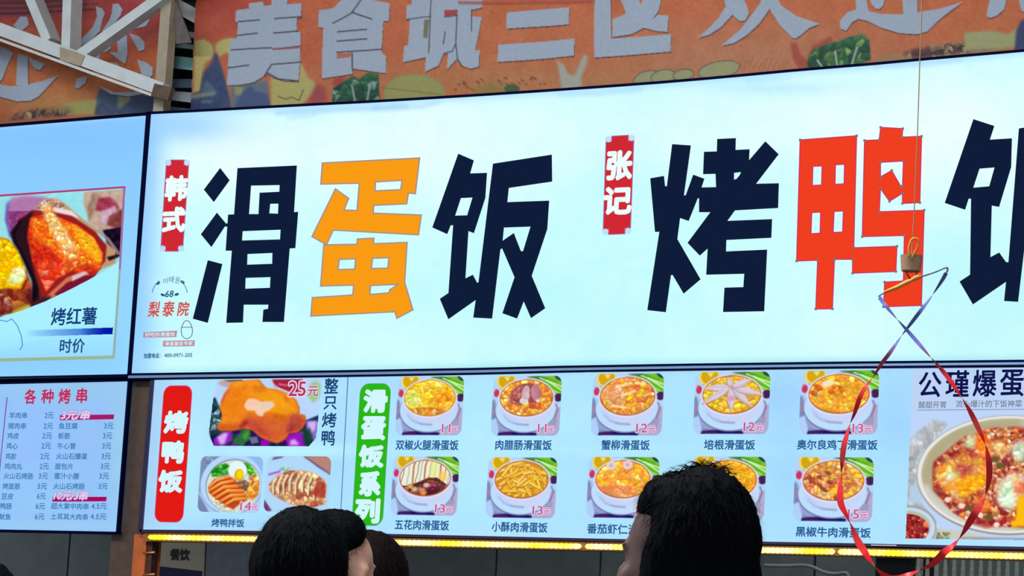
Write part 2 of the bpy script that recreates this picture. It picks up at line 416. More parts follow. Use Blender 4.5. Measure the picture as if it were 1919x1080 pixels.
cv.put(np.exp(-(botd / 9.) ** 2), (168, 232, 246), .75)
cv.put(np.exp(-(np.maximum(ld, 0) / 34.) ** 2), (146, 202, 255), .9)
blobs(cv, [(340, 236, 95, 30, (156, 208, 255), .8), (258, 640, 34, 80, (150, 212, 255), .7), (1450, 165, 120, 12, (170, 222, 255), .4)])
for p, w, a in (([(520, 212), (620, 206), (700, 203), (760, 199)], 9, .55), ([(700, 204), (790, 200), (820, 192)], 7, .5), ([(1050, 178), (1120, 176), (1200, 168)], 6, .5), ([(1640, 124), (1740, 120), (1800, 112)], 6, .45), ([(540, 222), (590, 216)], 5, .4), ([(1400, 152), (1480, 146)], 5, .35)):
    cv.seg(p, w, (156, 206, 255), a, soft=9)
cv.noise(70, 0.02, seed=3, tint=(1.4, .4, .1)); cv.noise(14, 0.012, seed=5, tint=(1.2, .6, .2))
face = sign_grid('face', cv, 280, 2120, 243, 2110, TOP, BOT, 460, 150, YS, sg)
plate('frame', [(band(TOP, -3.5, 0.6, 274, 2120), []), ([(275.3, 210), (280.6, 210), (243.6, 703), (238.5, 703)], []),
                (band(BOT, -0.6, 3.2, 238, 2112), []), (band(BOT, 8.5, 11.6, 238, 2112), [])], YS - 0.012, 0.17, m_navy, sg)
plate('trim_strip', [(band(BOT, 3.2, 8.5, 240, 2112), [])], YS - 0.008, 0.12, m_alu, sg)
plate('case', [([(x, float(lerp(TOP, x)) + 2) for x in np.linspace(281, 2115, 20)] + [(x, float(lerp(BOT, x)) - 1) for x in np.linspace(2108, 246, 20)], [])], YS + 0.03, 0.13, m_navy, sg)

INK = E((15, 29, 58)); 
def letter(loops, mat, lift=0.004, name='letter'):
    """loops: list of (outer, holes) in picture coordinates on the sign face"""
    return plate(name, loops, YS - lift, 0.003, mat, sg)
g = lambda pts: tr(350, 260, 2.844, pts)
letter([(g([(177,157),(227,221),(143,337),(91,272)]), []), (g([(160,395),(210,455),(130,577),(75,510)]), []), (g([(112,648),(188,668),(110,982),(32,960)]), []), (g([(200,452),(225,452),(225,470),(203,468)]), []),
  (g([(270,157),(585,143),(570,392),(592,390),(577,583),(547,585),(516,977),(403,977),(408,912),(433,907),(435,885),(302,885),(298,980),(210,982),(240,597),(207,597),(220,405),(252,403)]),
   [g([(341,250),(495,247),(493,283),(388,288),(382,402),(330,402)]), g([(443,347),(488,346),(486,400),(438,398)]), g([(296,493),(500,485),(497,537),(293,543)]), g([(322,615),(456,609),(455,667),(320,672)]), g([(312,742),(446,738),(443,795),(310,800)])])], INK)
g = lambda pts: tr(560, 260, 2.842, pts)
egg = [(g([(125,130),(643,103),(620,293),(583,290),(574,347),(398,355),(396,397),(652,407),(637,512),(183,487),(147,565),(70,522),(195,268),(265,318),(240,380),(310,383),(322,237),(117,242)]), [g([(408,230),(550,222),(542,272),(405,278)])]),
       (g([(312,535),(399,530),(397,560),(576,553),(563,765),(607,912),(522,957),(512,922),(64,945),(72,847),(287,833),(292,780),(116,785),(133,566),(310,563)]),
        [g([(215,643),(302,640),(298,695),(208,698)]), g([(392,637),(480,634),(474,690),(386,692)]), g([(382,782),(530,776),(485,805),(480,822),(377,830)])])]
eg_ = letter(egg, E((249, 156, 20)))
loops = [l for a, b in egg for l in [a] + b]
plate('letter_edge', outline_px(loops, 2.6), YS - 0.006, 0.001, E((168, 146, 134)), eg_)['kind'] = 'stuff'
g = lambda pts: tr(790, 260, 2.841, pts)
letter([(g([(195,80),(277,115),(257,185),(347,182),(338,315),(277,503),(248,492),(232,745),(272,725),(295,768),(303,765),(380,133),(692,85),(694,228),(463,262),(455,338),(678,330),(668,480),(585,730),(657,903),(582,955),(543,865),(507,958),(430,930),(495,738),(428,583),(418,590),(374,958),(275,953),(288,858),(142,961),(97,853),(143,822),(168,460),(153,462),(135,508),(57,473)]),
  [g([(208,316),(271,313),(243,408),(177,410)]), g([(437,473),(580,468),(540,600),(527,598),(490,503),(430,545)])])], INK)
g = lambda pts: tr(1190, 240, 2.917, pts)
letter([(g([(203,88),(304,95),(266,368),(277,368),(318,255),(378,277),(362,325),(443,323),(440,250),(372,252),(377,130),(447,128),(449,60),(550,55),(548,120),(625,116),(622,178),(712,73),(784,143),(660,305),(785,302),(781,437),(545,450),(503,508),(748,498),(744,600),(498,612),(496,675),(721,665),(705,1002),(481,1006),(489,873),(592,870),(597,797),(389,802),(397,658),(353,697),(287,628),(412,460),(350,460),(350,385),(342,383),(292,508),(245,492),(230,607),(357,827),(265,905),(205,803),(195,805),(167,1007),(67,996),(133,567),(109,568),(83,275),(157,262),(163,318),(174,318)]),
  [g([(540,245),(580,240),(572,258),(555,278),(540,283)])])], INK)
g = lambda pts: tr(1460, 220, 2.843, pts)
duck = [(g([(112,120),(413,98),(398,695),(628,687),(622,822),(391,831),(391,757),(295,757),(284,1021),(195,1022),(205,762),(93,766)]),
         [g([(180,261),(229,259),(226,360),(177,363)]), g([(300,253),(348,250),(346,354),(298,357)]), g([(174,508),(221,505),(218,617),(170,620)]), g([(293,502),(342,499),(338,611),(288,614)])]),
        (g([(455,123),(533,120),(541,53),(659,60),(655,105),(759,101),(750,455),(657,459),(657,405),(588,448),(540,380),(534,503),(773,495),(758,1003),(556,1010),(562,878),(662,872),(667,630),(443,636)]),
         [g([(540,240),(662,233),(657,367),(648,367),(600,283),(540,317)])])]
dk_ = letter(duck, E((240, 62, 32)))
loops = [l for a, b in duck for l in [a] + b]
plate('letter_edge', outline_px(loops, 1.8), YS - 0.006, 0.001, E((200, 50, 110)), dk_)['kind'] = 'stuff'
dots = []
for l in loops:
    if len(l) < 5: continue
    for (x, y) in l: dots.append(([(x - 2.2, y - 2.2), (x + 2.2, y - 2.2), (x + 2.2, y + 2.2), (x - 2.2, y + 2.2)], []))
plate('letter_corner', dots, YS - 0.008, 0.001, E((122, 116, 118)), dk_)['kind'] = 'stuff'
g = lambda pts: tr(1700, 200, 2.6986, pts)
letter([(g([(335,63),(440,97),(417,167),(529,160),(525,305),(464,507),(427,500),(420,762),(465,738),(500,787),(512,787),(565,110),(895,60),(897,212),(652,250),(645,330),(880,322),(868,480),(780,745),(857,930),(778,985),(737,888),(700,988),(618,958),(687,755),(617,590),(606,597),(560,987),(490,983),(500,885),(332,1000),(265,885),(318,850),(323,465),(310,465),(292,521),(190,487)]),
  [g([(365,313),(442,307),(415,403),(333,410)]), g([(626,473),(776,468),(734,607),(720,605),(682,507),(618,550)])])], INK)

# small upright red plaques
def stf(o): o['kind'] = 'stuff'; return o
WHITE = E((235, 255, 255)); RED = E((208, 40, 52))
def plaque(q, cs, s):
    """q: four picture corners (tl,tr,br,bl); corners nicked, white curls"""
    tl, tr2, br, bl = [np.array(p, float) for p in q]
    def at(u, v): a = tl + (tr2 - tl) * u; b = bl + (br - bl) * u; p = a + (b - a) * v; return (float(p[0]), float(p[1]))
    nu, nv = .2, .055
    out = [at(nu, 0), at(1 - nu, 0), at(1 - nu, nv), at(1, nv), at(1, 1 - nv), at(1 - nu, 1 - nv), at(1 - nu, 1), at(nu, 1), at(nu, 1 - nv), at(0, 1 - nv), at(0, nv), at(nu, nv)]
    pq = plate('plaque', [(out, [])], YS - 0.004, 0.003, RED, sg)
    stf(plate('plaque_edge', outline_px([out], 1.6), YS - 0.006, 0.001, E((176, 96, 150)), pq))
    cl = []
    for cu, cw in ((.08, .03), (.92, .03), (.08, .97), (.92, .97)):
        x, y = at(cu, cw)
        for r_, c_ in ((5.0, 0), (2.2, 1)): cl.append([(x + math.cos(a) * r_, y + math.sin(a) * r_) for a in np.arange(8) * math.pi / 4])
    stf(plate('corner_curl', outline_px(cl, 1.5), YS - 0.007, 0.001, E((186, 206, 244)), pq))
    chars([(c, *p) for c, p in zip(cs, s)], YS - 0.008, WHITE, pq, bold=0.055)
plaque([(312, 300), (354, 300), (342, 471), (301, 471)], '韩式', [(330.5, 353, 39, 44), (326, 412, 40, 44)])
plaque([(1136, 256), (1188, 253), (1181, 438), (1130, 440)], '张记', [(1161, 310, 44, 51), (1157, 376, 50, 48)])

# little round shop logo
RED2 = E((214, 96, 84)); TEAL = E((30, 84, 120)); GRY = E((96, 116, 150))
chars([('梨', 289, 580, 20, 28), ('泰', 316, 579, 21, 28), ('院', 344, 579, 20, 26)], YS - 0.004, E((212, 84, 74)), sg, bold=0.025, shear=0.1)
text('lettering', [('이', 310, 527, 8, 11, .25), ('태', 321, 524, 9, 12, 0), ('원', 332.5, 525, 8, 12, -.15)], YS - 0.004, E((84, 128, 168)), sg, bold=0.01)
text('lettering', [('68', 317.5, 551, 15, 12)], YS - 0.004, TEAL, sg, bold=0.03, shear=.1)
text('lettering', [('加盟电话：', 285, 667, 31, 9), ('400-0971-205', 334, 666, 52, 7)], YS - 0.004, E((40, 84, 130)), sg, bold=0.03)
arc = [[(318 + math.cos(a) * 33, 553 + math.sin(a) * 33) for a in np.radians(np.linspace(lo, hi, 10))] for lo, hi in ((188, 232), (308, 352))]
LOGO = 1
plate('logo_arc', [p for l in arc for p in outline_px([l + l[::-1]], 1.4)], YS - 0.004, 0.001, E((90, 140, 180)), sg)['kind'] = 'stuff'
lf = []
for x, y, a in ((296, 531, -.6), (342, 529, .6), (305, 553, .4), (331, 552, -.4)):
    lf.append(([(x + math.cos(t) * 4.6 * math.cos(a) - math.sin(t) * 2.6 * math.sin(a), y + math.cos(t) * 4.6 * math.sin(a) + math.sin(t) * 2.6 * math.cos(a)) for t in np.arange(8) * math.pi / 4], []))
plate('logo_leaf', lf, YS - 0.004, 0.001, E((26, 104, 120)), sg)['kind'] = 'stuff'
egg_o = [(350 + math.cos(t) * 10.5 * (1 - .18 * (-math.sin(t))), 618 + math.sin(t) * 17) for t in np.arange(20) * math.pi / 10]
plate('logo_egg', outline_px([egg_o, [(340, 613.5), (360, 613.5), (340, 613.5)]], 1.4), YS - 0.004, 0.001, E((110, 120, 140)), sg)['kind'] = 'stuff'
plate('logo_bar', [([(269, 623), (332, 620), (330, 632), (268, 633)], []), ([(306, 639), (365, 638), (364, 649), (305, 650)], [])], YS - 0.004, 0.001, E((190, 138, 156)), sg)['kind'] = 'stuff'
text('lettering', [('好吃的滑蛋饭', 300, 627, 56, 8), ('滑蛋盖饭专家', 335, 644, 52, 8)], YS - 0.006, E((214, 240, 250)), sg, bold=0.02)

# ================================================================== LEFT LIGHTBOX (roast sweet potato)
sl = root('lightbox_sign', P(100, 704, YL), 'pale blue lightbox with a roasted sweet potato picture in a thin border', 'sign')
TOPL = [(-170, 251), (0, 237), (274, 215)]; BOTL = [(-180, 712), (0, 706.5), (238, 702)]
cv = CV(-190, 200, 290, 720, 0.3, (140, 204, 255)); cv.put(np.clip((cv.Y - 330) / 300, 0, 1), (150, 214, 255)); blobs(cv, [(120, 260, 200, 40, (128, 190, 255), .5), (60, 650, 200, 60, (126, 200, 255), .5), (240, 600, 20, 160, (150, 218, 255), .6)])
cv.put(np.exp(-((cv.Y - lerp(TOPL, cv.X)) / 5.) ** 2), (160, 216, 255), .7)
sign_grid('face', cv, -170, 274, -182, 238.8, TOPL, BOTL, 130, 130, YL, sl)
plate('frame', [(band(TOPL, -4.5, 0.6, -172, 274, 8), []), ([(273.4, 214), (275.5, 214), (240, 703), (238.2, 703)], []), (band(BOTL, -.6, 2.5, -184, 239, 8), []), (band(BOTL, 6, 10, -184, 243, 8), [])], YL - 0.012, 0.17, m_navy, sl)
plate('trim_strip', [(band(BOTL, 2.5, 6, -184, 240, 8), [])], YL - 0.008, 0.12, m_alu, sl)
plate('case', [([(-168, 255), (270, 219), (236, 700), (-180, 708)], [])], YL + 0.03, 0.13, m_navy, sl)
cardv = [(-150, 377), (234, 351), (212.5, 671), (-160, 680)]
cv = CV(-165, 340, 240, 685, 0.3, (168, 240, 255)); cv.put(np.clip((cv.Y - 600) / 80, 0, 1), (150, 216, 255))
cv.poly([(-165, 640), (60, 600), (180, 560), (200, 560), (60, 640), (-165, 690)], (176, 244, 255), .4, soft=8)
print_px('card', cv, YL - 0.003, sl, cardv)
plate('border', [([(-150, 375), (235, 349), (234.6, 352.5), (-150, 379)], [])], YL - 0.007, 0.002, E((176, 62, 120)), sl)
plate('border', [([(231, 350), (235, 349), (226, 505), (222.5, 505)], [])], YL - 0.007, 0.002, E((160, 110, 160)), sl)
plate('border', [([(222.5, 505), (226, 505), (214.8, 668), (210.8, 668)], [])], YL - 0.007, 0.002, E((150, 176, 168)), sl)
plate('border', [([(-160, 676), (214.8, 666.5), (214.5, 672.5), (-160, 682)], [])], YL - 0.007, 0.002, E((152, 184, 148)), sl)
# sweet potato picture; coordinates of a 4.154x view whose origin is (0,340)
S = 4.154
cv = CV(-420, 40, 980, 1120, 0.27, (150, 226, 232)); cv.noise(60, .04, seed=2)
mp = cv.m_poly([(60, 180), (90, 130), (200, 110), (330, 120), (420, 150), (300, 330), (100, 460), (50, 300)], 10); cv.put(mp, (176, 120, 170)); cv.chunks(mp * (cv.Y > 230), 40, [(150, 60, 120), (190, 110, 160), (170, 80, 140)], (90, 50, 120), 3)
cv.poly([(50, 180), (75, 150), (60, 300), (95, 440), (75, 440), (40, 300)], (84, 70, 180), .8, soft=6)
cv.poly([(650, 85), (980, 60), (980, 380), (800, 400), (700, 330), (650, 180)], (196, 168, 150), soft=4)
cv.poly([(760, 130), (860, 120), (930, 200), (900, 260), (800, 230), (740, 230)], (160, 56, 80), soft=8); cv.poly([(800, 230), (900, 190), (920, 260), (860, 330), (780, 320)], (206, 168, 196), soft=8)
cv.poly([(850, 270), (980, 200), (980, 400), (830, 340)], (130, 60, 60), soft=6); cv.poly([(720, 90), (770, 100), (730, 230), (690, 330), (680, 200)], (150, 120, 96), .8, soft=6)
cv.poly([(800, 380), (980, 350), (980, 560), (900, 600), (840, 500)], (24, 12, 36), soft=5); cv.noise(26, .09, cv.m_poly([(650, 85), (980, 60), (980, 600), (820, 500), (700, 330)], 10), 77); cv.noise(12, .05, cv.m_poly([(60, 120), (440, 120), (440, 300), (60, 440)], 10), 78)
cv.seg([(770, 390), (840, 450), (920, 560)], 26, (170, 140, 150), .8, soft=8); cv.poly([(820, 470), (900, 540), (900, 640), (800, 680)], (196, 150, 110), soft=5); cv.poly([(830, 590), (910, 570), (900, 600), (850, 620)], (30, 16, 24), soft=5)
cv.poly([(270, 210), (340, 140), (430, 130), (500, 170), (640, 290), (780, 390), (740, 420), (560, 300), (380, 250)], (196, 150, 120), soft=4); cv.chunks(cv.m_poly([(280, 210), (340, 150), (430, 140), (500, 180), (480, 230), (330, 240)], 3), 30, [(220, 180, 150), (176, 120, 96), (236, 214, 196)], (120, 70, 60), 8)
cv.poly([(420, 200), (560, 230), (620, 290), (520, 260), (400, 240)], (236, 220, 222), soft=4)
cv.poly([(90, 400), (160, 290), (250, 225), (400, 235), (560, 270), (740, 390), (830, 500), (820, 620), (740, 740), (560, 820), (430, 900), (330, 960), (250, 700), (150, 540)], (150, 30, 30), soft=4)
cv.poly([(90, 420), (170, 290), (260, 225), (215, 400), (250, 640), (330, 950), (240, 990), (250, 760), (160, 560), (100, 480)], (44, 18, 30), soft=6)
cv.poly([(80, 400), (150, 300), (180, 290), (110, 420), (170, 540), (250, 700), (300, 840), (270, 980), (230, 980), (260, 800), (150, 560)], (16, 8, 22), soft=6)
mf = cv.m_poly([(235, 285), (330, 260), (450, 280), (600, 340), (730, 440), (800, 560), (790, 680), (720, 725), (560, 700), (440, 760), (360, 860), (300, 720), (255, 620), (215, 440)], 3)
cv.put(mf, (226, 60, 20)); my = mf * cv.m_poly([(235, 285), (440, 270), (700, 410), (810, 560), (790, 690), (700, 640), (500, 690), (440, 560), (260, 440)], 20)
cv.chunks(mf, 260, [(226, 50, 20), (214, 40, 24), (236, 80, 24), (200, 36, 24)], (170, 24, 20), 21, ew=.5)
cv.chunks(np.clip(my, 0, 1), 420, [(255, 170, 24), (252, 140, 20), (250, 110, 30), (255, 196, 60), (248, 90, 24)], (220, 70, 16), 22, ax=1.6, rot=.9, ew=.4)
for m_ in (cv.m_poly([(560, 330), (740, 430), (800, 600), (770, 640), (620, 500)], 12),): cv.chunks(m_ * mf, 150, [(255, 200, 30), (255, 180, 20), (255, 214, 70)], (230, 120, 20), 23, ax=1.6, rot=.9)
mw = cv.m_poly([(330, 190), (400, 180), (440, 280), (540, 420), (620, 560), (590, 640), (520, 600), (430, 450), (350, 300)], 12); cv.chunks(mw, 90, [(255, 240, 200), (250, 214, 150), (255, 196, 90), (240, 236, 160), (240, 150, 70)], (226, 120, 50), 24, ax=1.5, rot=.7)
cv.chunks(mf * cv.m_poly([(290, 640), (480, 600), (560, 700), (440, 760), (360, 860), (300, 740)], 10), 26, [(236, 60, 24), (240, 90, 50), (246, 130, 100), (220, 40, 20)], (190, 30, 20), 25, ew=.3)
cv.chunks(mf * cv.m_poly([(500, 620), (620, 590), (640, 640), (540, 700), (480, 690)], 6), 14, [(250, 180, 110), (250, 150, 50), (240, 100, 40)], (200, 60, 20), 26, ax=3, rot=-.6)
cv.poly([(400, 860), (520, 750), (640, 700), (700, 730), (560, 800), (440, 890), (360, 940), (330, 930)], (210, 120, 84), soft=4); cv.poly([(420, 880), (520, 790), (660, 730), (740, 740), (600, 830), (460, 900)], (120, 20, 50), soft=4); cv.poly([(560, 740), (660, 700), (690, 715), (560, 780)], (226, 190, 200), soft=4); cv.poly([(440, 900), (600, 830), (760, 735), (760, 770), (500, 890)], (210, 176, 214), soft=4)
mL = cv.m_poly([(-420, 500), (-200, 430), (0, 440), (60, 450), (130, 530), (190, 660), (240, 800), (250, 940), (180, 1010), (-420, 1120)], 3)
cv.put(mL, (120, 34, 24)); cv.chunks(mL, 90, [(150, 50, 24), (170, 70, 30), (120, 30, 30), (210, 120, 50), (190, 80, 20)], (80, 20, 30), 31)
cv.chunks(cv.m_poly([(-420, 500), (-200, 430), (0, 440), (60, 450), (130, 530), (190, 660), (200, 760), (160, 840), (60, 830), (-60, 850), (-420, 900)], 6), 260, [(255, 214, 0), (250, 236, 0), (255, 190, 0), (240, 200, 0), (255, 230, 40)], (226, 150, 0), 32, ax=2.0, rot=-.2)
cv.chunks(cv.m_poly([(100, 680), (190, 660), (195, 750), (150, 800), (60, 800)], 6), 14, [(240, 250, 200), (220, 240, 170), (255, 250, 220)], (200, 190, 90), 33)
cv.chunks(cv.m_poly([(-100, 900), (40, 880), (100, 980), (0, 1060), (-100, 1080)], 6), 26, [(240, 200, 190), (150, 60, 40), (210, 150, 130), (110, 30, 30)], (90, 20, 30), 34)
cv.poly([(100, 1010), (210, 960), (330, 950), (300, 1000), (60, 1070)], (206, 190, 60), .8, soft=6); cv.poly([(230, 950), (340, 900), (400, 890), (380, 960), (250, 1000)], (70, 24, 34), soft=6)
cv.x0, cv.y0, cv.k = cv.x0 / S, 340 + cv.y0 / S, cv.k * S; cv.X = cv.X / S; cv.Y = 340 + cv.Y / S
arcp = [(-95, 371.5), (233, 352), (223.6, 489)] + [(195, 508), (168.5, 523), (130, 543), (84, 565), (40, 582), (0, 595), (-40, 606), (-98, 618)]
print_px('food_picture', cv, YL - 0.006, sl, arcp)
NAVY = E((24, 60, 120)); NAVY2 = E((40, 92, 140))
text('lettering', [('烤红薯', 138.5, 593, 84, 32)], YL - 0.006, E((22, 64, 124)), sl, bold=0.022)
text('lettering', [('时价', 135.5, 648.5, 46, 26)], YL - 0.006, E((24, 74, 130)), sl, bold=0.02)
cv = CV(46, 610, 216, 634, 1.6, (160, 226, 255)); cv.put(np.clip((cv.X - 52) / 150, 0, 1), (30, 90, 200)); cv.put(np.clip((cv.X - 150) / 50, 0, 1), (0, 24, 170))
print_px('blue_bar', cv, YL - 0.005, sl, [(50, 619), (211.8, 613.5), (210.5, 626.5), (50, 631)])
hat = [(-20, 640), (-14, 610), (2, 600), (12, 603), (22, 598), (32, 610), (40, 630), (42, 648), (37, 656)]
plate('chef_hat_outline', outline_px([hat + hat[::-1]], 1.6), YL - 0.006, 0.001, E((90, 140, 216)), sl)['kind'] = 'stuff'

# ================================================================== LEFT MENU BOARD
ml = root('menu_board', P(100, 990, YM), 'smaller pale blue price list of grilled skewers at the lower left', 'menu board')
TM = [(-170, 722), (0, 719), (240, 713.5)]; BM = [(-190, 991), (0, 993.5), (219, 998)]
cv = CV(-200, 700, 260, 1010, 0.3, (150, 196, 250)); blobs(cv, [(120, 735, 140, 22, (150, 204, 236), .7), (225, 850, 22, 150, (156, 210, 236), .7), (40, 850, 90, 100, (150, 192, 255), .5), (100, 985, 160, 12, (158, 206, 244), .8), (60, 930, 120, 40, (146, 208, 250), .5)])
cv.noise(30, .012, seed=9)
sign_grid('face', cv, -172, 240, -190, 217, TM, BM, 110, 80, YM, ml)
plate('frame', [(band(TM, -9, 1, -174, 245, 6), []), ([(239.5, 708), (243, 708), (220.5, 1000), (216.8, 1000)], []), (band(BM, -1, 4, -190, 222, 6), [])], YM - 0.012, 0.025, m_navy, ml)
chars([('各', 57, 743.5, 21, 27), ('种', 89, 743, 22, 26), ('烤', 121, 743, 21, 27), ('串', 153.5, 741.5, 19, 27)], YM - 0.004, E((196, 44, 92)), ml, bold=0.03)
rows = [778.8, 798.6, 817.2, 836.2, 855.6, 874.4, 892.6, 911.8, 930.6, 949.2, 968.8]; it = []
def cell(s, x0, x1, y, r=False): it.append((s, (x0 + x1) / 2 / 7.2, y, (x1 - x0) / 7.2, 11.6))
for s, a, b, pr, c, d_, y in (('羊肉串', 125, 365, '2元', 605, 722, rows[0]), ('猪肉串', 110, 348, '2元', 590, 715, rows[1]), ('鸡皮', 100, 255, '2元', 572, 702, rows[2]), ('鸡心', 85, 240, '2元', 560, 688, rows[3]), ('鸡胗', 75, 220, '2元', 545, 668, rows[4]),
      ('鸡肉丸', 60, 300, '2元', 535, 658, rows[5]), ('火山石烤肠', 50, 445, '3元', 522, 648, rows[6]), ('烤面筋', 35, 270, '5元', 508, 635, rows[7]), ('豆皮', 20, 180, '6元', 498, 618, rows[8]), ('鸭肠', 5, 158, '6元', 482, 608, rows[9]), ('鱿鱼', -10, 145, '6元', 470, 600, rows[10]),
      ('鱼豆腐', 795, 1045, '3元', 1405, 1530, rows[1]), ('板筋', 785, 942, '3元', 1390, 1513, rows[2]), ('牛心管', 775, 1020, '3元', 1380, 1500, rows[3]), ('火山石爆蛋', 760, 1175, '3元', 1370, 1495, rows[4]), ('面包片', 745, 985, '3元', 1358, 1480, rows[5]),
      ('蜜汁小腰', 735, 1065, '3元', 1340, 1470, rows[6]), ('火山石烤肠', 720, 1140, '3元', 1330, 1452, rows[7]), ('超大掌中肉串', 690, 1192, '4.5元', 1232, 1440, rows[9]), ('土耳其大肉串', 685, 1182, '4.5元', 1220, 1435, rows[10])):
    cell(s, a, b, y); cell(pr, c, d_, y)
text('lettering', it, YM - 0.004, E((62, 124, 180)), ml, bold=0.024, n=6)
plate('price_bar', [([(112, 778.5), (213.5, 777), (212.5, 786), (112.5, 788)], [])], YM - 0.004, 0.002, E((170, 24, 104)), ml)
plate('price_bar', [([(98.5, 931.5), (199.5, 931.5), (198.5, 940), (98, 940.5)], [])], YM - 0.004, 0.002, E((170, 8, 92)), ml)
for s, x, y, w, h in (('3元/串', 142, 778, 52, 17), ('10元/3串', 133, 929, 62, 17)):
    text('lettering', [(s, x, y, w, h)], YM - 0.006, E((176, 120, 180)), ml, bold=0.09, shear=.25)
    text('lettering', [(s, x, y, w, h)], YM - 0.008, E((226, 206, 244)), ml, bold=0.035, shear=.25)
plate('rule', [([(12.2, 745), (14, 745), (2, 860), (-10, 990), (-12, 990), (0.5, 860)], [])], YM - 0.004, 0.001, E((120, 84, 160)), ml)

# ================================================================== MAIN MENU BOARD
mm = root('menu_board', P(1000, 1010, YM), 'long backlit menu board with egg rice dishes, red and green name pills and prices', 'menu board')
TMM = [(285, 706), (640, 704), (900, 700.5), (1060, 697.5), (1290, 694.5), (1560, 690.5), (1919, 688), (2090, 686.5)]
BMM = [(263, 993.5), (468, 995.5), (740, 1002), (1160, 1011.5), (1560, 1018.5), (1919, 1026), (2090, 1029.5)]
cv = CV(240, 670, 2110, 1040, 0.25, (174, 228, 255)); ld = cv.X - 287 + 22 * (cv.Y - 706) / 288
blobs(cv, [(900, 850, 100, 140, (186, 240, 255), .7), (1080, 780, 120, 60, (184, 238, 255), .6), (1480, 860, 60, 120, (160, 212, 255), .6), (1680, 780, 60, 90, (160, 210, 255), .7), (1460, 740, 60, 40, (160, 208, 255), .7), (700, 720, 60, 20, (170, 214, 255), .5),
           (360, 850, 30, 120, (188, 240, 255), .6), (640, 850, 30, 90, (168, 218, 255), .6), (430, 990, 180, 18, (164, 214, 255), .7), (1660, 950, 40, 60, (176, 228, 255), .5), (560, 845, 160, 14, (190, 246, 255), .8), (1190, 845, 300, 12, (184, 238, 255), .6)])
cv.put(np.exp(-(np.maximum(ld, 0) / 30.) ** 2), (166, 204, 244), .7); cv.put(np.exp(-((cv.Y - lerp(TMM, cv.X)) / 6.) ** 2), (170, 212, 250), .6); cv.put(np.exp(-((cv.Y - lerp(BMM, cv.X)) / 5.) ** 2), (190, 224, 252), .5)
cv.noise(16, .01, seed=11)
sign_grid('face', cv, 287, 2088, 264.5, 2086, TMM, BMM, 450, 75, YM, mm)
plate('frame', [(band(TMM, -3.6, .6, 283, 2090), []), ([(282, 703), (287.5, 703), (265, 998), (258, 998)], []), (band(BMM, -.8, 4.2, 262, 2090), [])], YM - 0.012, 0.15, D('dark_purple_frame', (34, 20, 66), .4, .2), mm)
plate('case', [([(x, float(lerp(TMM, x)) + 2) for x in np.linspace(289, 2085, 12)] + [(x, float(lerp(BMM, x)) - 2) for x in np.linspace(2084, 268, 12)], [])], YM + 0.02, 0.12, m_navy, mm)
plate('pale_strip', [([(1632, 1021), (1680, 1021.8), (1680, 1023.6), (1632, 1022.8)], [])], YM - 0.016, 0.002, D('pale_metal', (225, 215, 240), .3, .2), mm)  # short pale strip on the bottom frame

# pills
p1 = rrplate('title_pill', 324.8, 850.6, 51, 253.5, 16, YM - 0.004, 0.001, E((226, 26, 22)), mm)
rrplate('pill_rim', 324.8, 850.6, 54, 257, 17, YM - 0.002, 0.001, E((214, 60, 110)), p1)
PW = E((212, 246, 255))
def fat(s, cs, par): chars([(c, *p) for c, p in zip(s, cs)], YM - 0.0065, PW, par, bold=0.072, n=12)
fat('烤鸭饭', [(330, 791.5, 41, 38), (324, 847.5, 38, 38), (319.5, 902.5, 42, 38)], p1)
p2 = rrplate('title_pill', 696, 851.7, 55, 264, 18, YM - 0.004, 0.001, E((42, 184, 22)), mm)
rrplate('pill_rim', 696, 851.7, 58, 267, 19, YM - 0.002, 0.001, E((70, 170, 80)), p2)
fat('滑蛋饭系列', [(703.5, 752, 41, 39), (699.8, 803, 42, 40), (695.8, 855.5, 43, 38), (693.3, 907, 36, 42), (688.5, 958, 42, 42)], p2)
plate('divider_line', [([(651.2, 707), (652.8, 707), (639, 962), (637.6, 962)], [])], YM - 0.003, 0.001, E((84, 122, 170)), mm)
CAP = E((40, 92, 150)); CAPD = E((22, 66, 116))
chars([('整', 621, 723.5, 25, 28), ('只', 619, 755.5, 24, 24), ('烤', 617, 787.5, 26, 27), ('鸭', 615, 821, 24, 28)], YM - 0.004, CAPD, mm, bold=0.022)

def price(s, cx, cy, w, h, par, u='元'):
    w *= .92; h *= .92
    v_, _f = glyphs(s); asp = np.ptp(v_[:, 0]) / np.ptp(v_[:, 1]); wd_ = min(w * .62, h * asp * 1.15)
    it = [(s, cx + w * .13 - wd_ / 2, cy, wd_, h), (u, cx + w * .34, cy + h * .12, w * .32, h * .72)]
    text('price_halo', it, YM - 0.007, E((226, 204, 240)), par, bold=0.13, n=10)
    text('price', it, YM - 0.009, E((196, 78, 124)), par, bold=0.006, n=5)

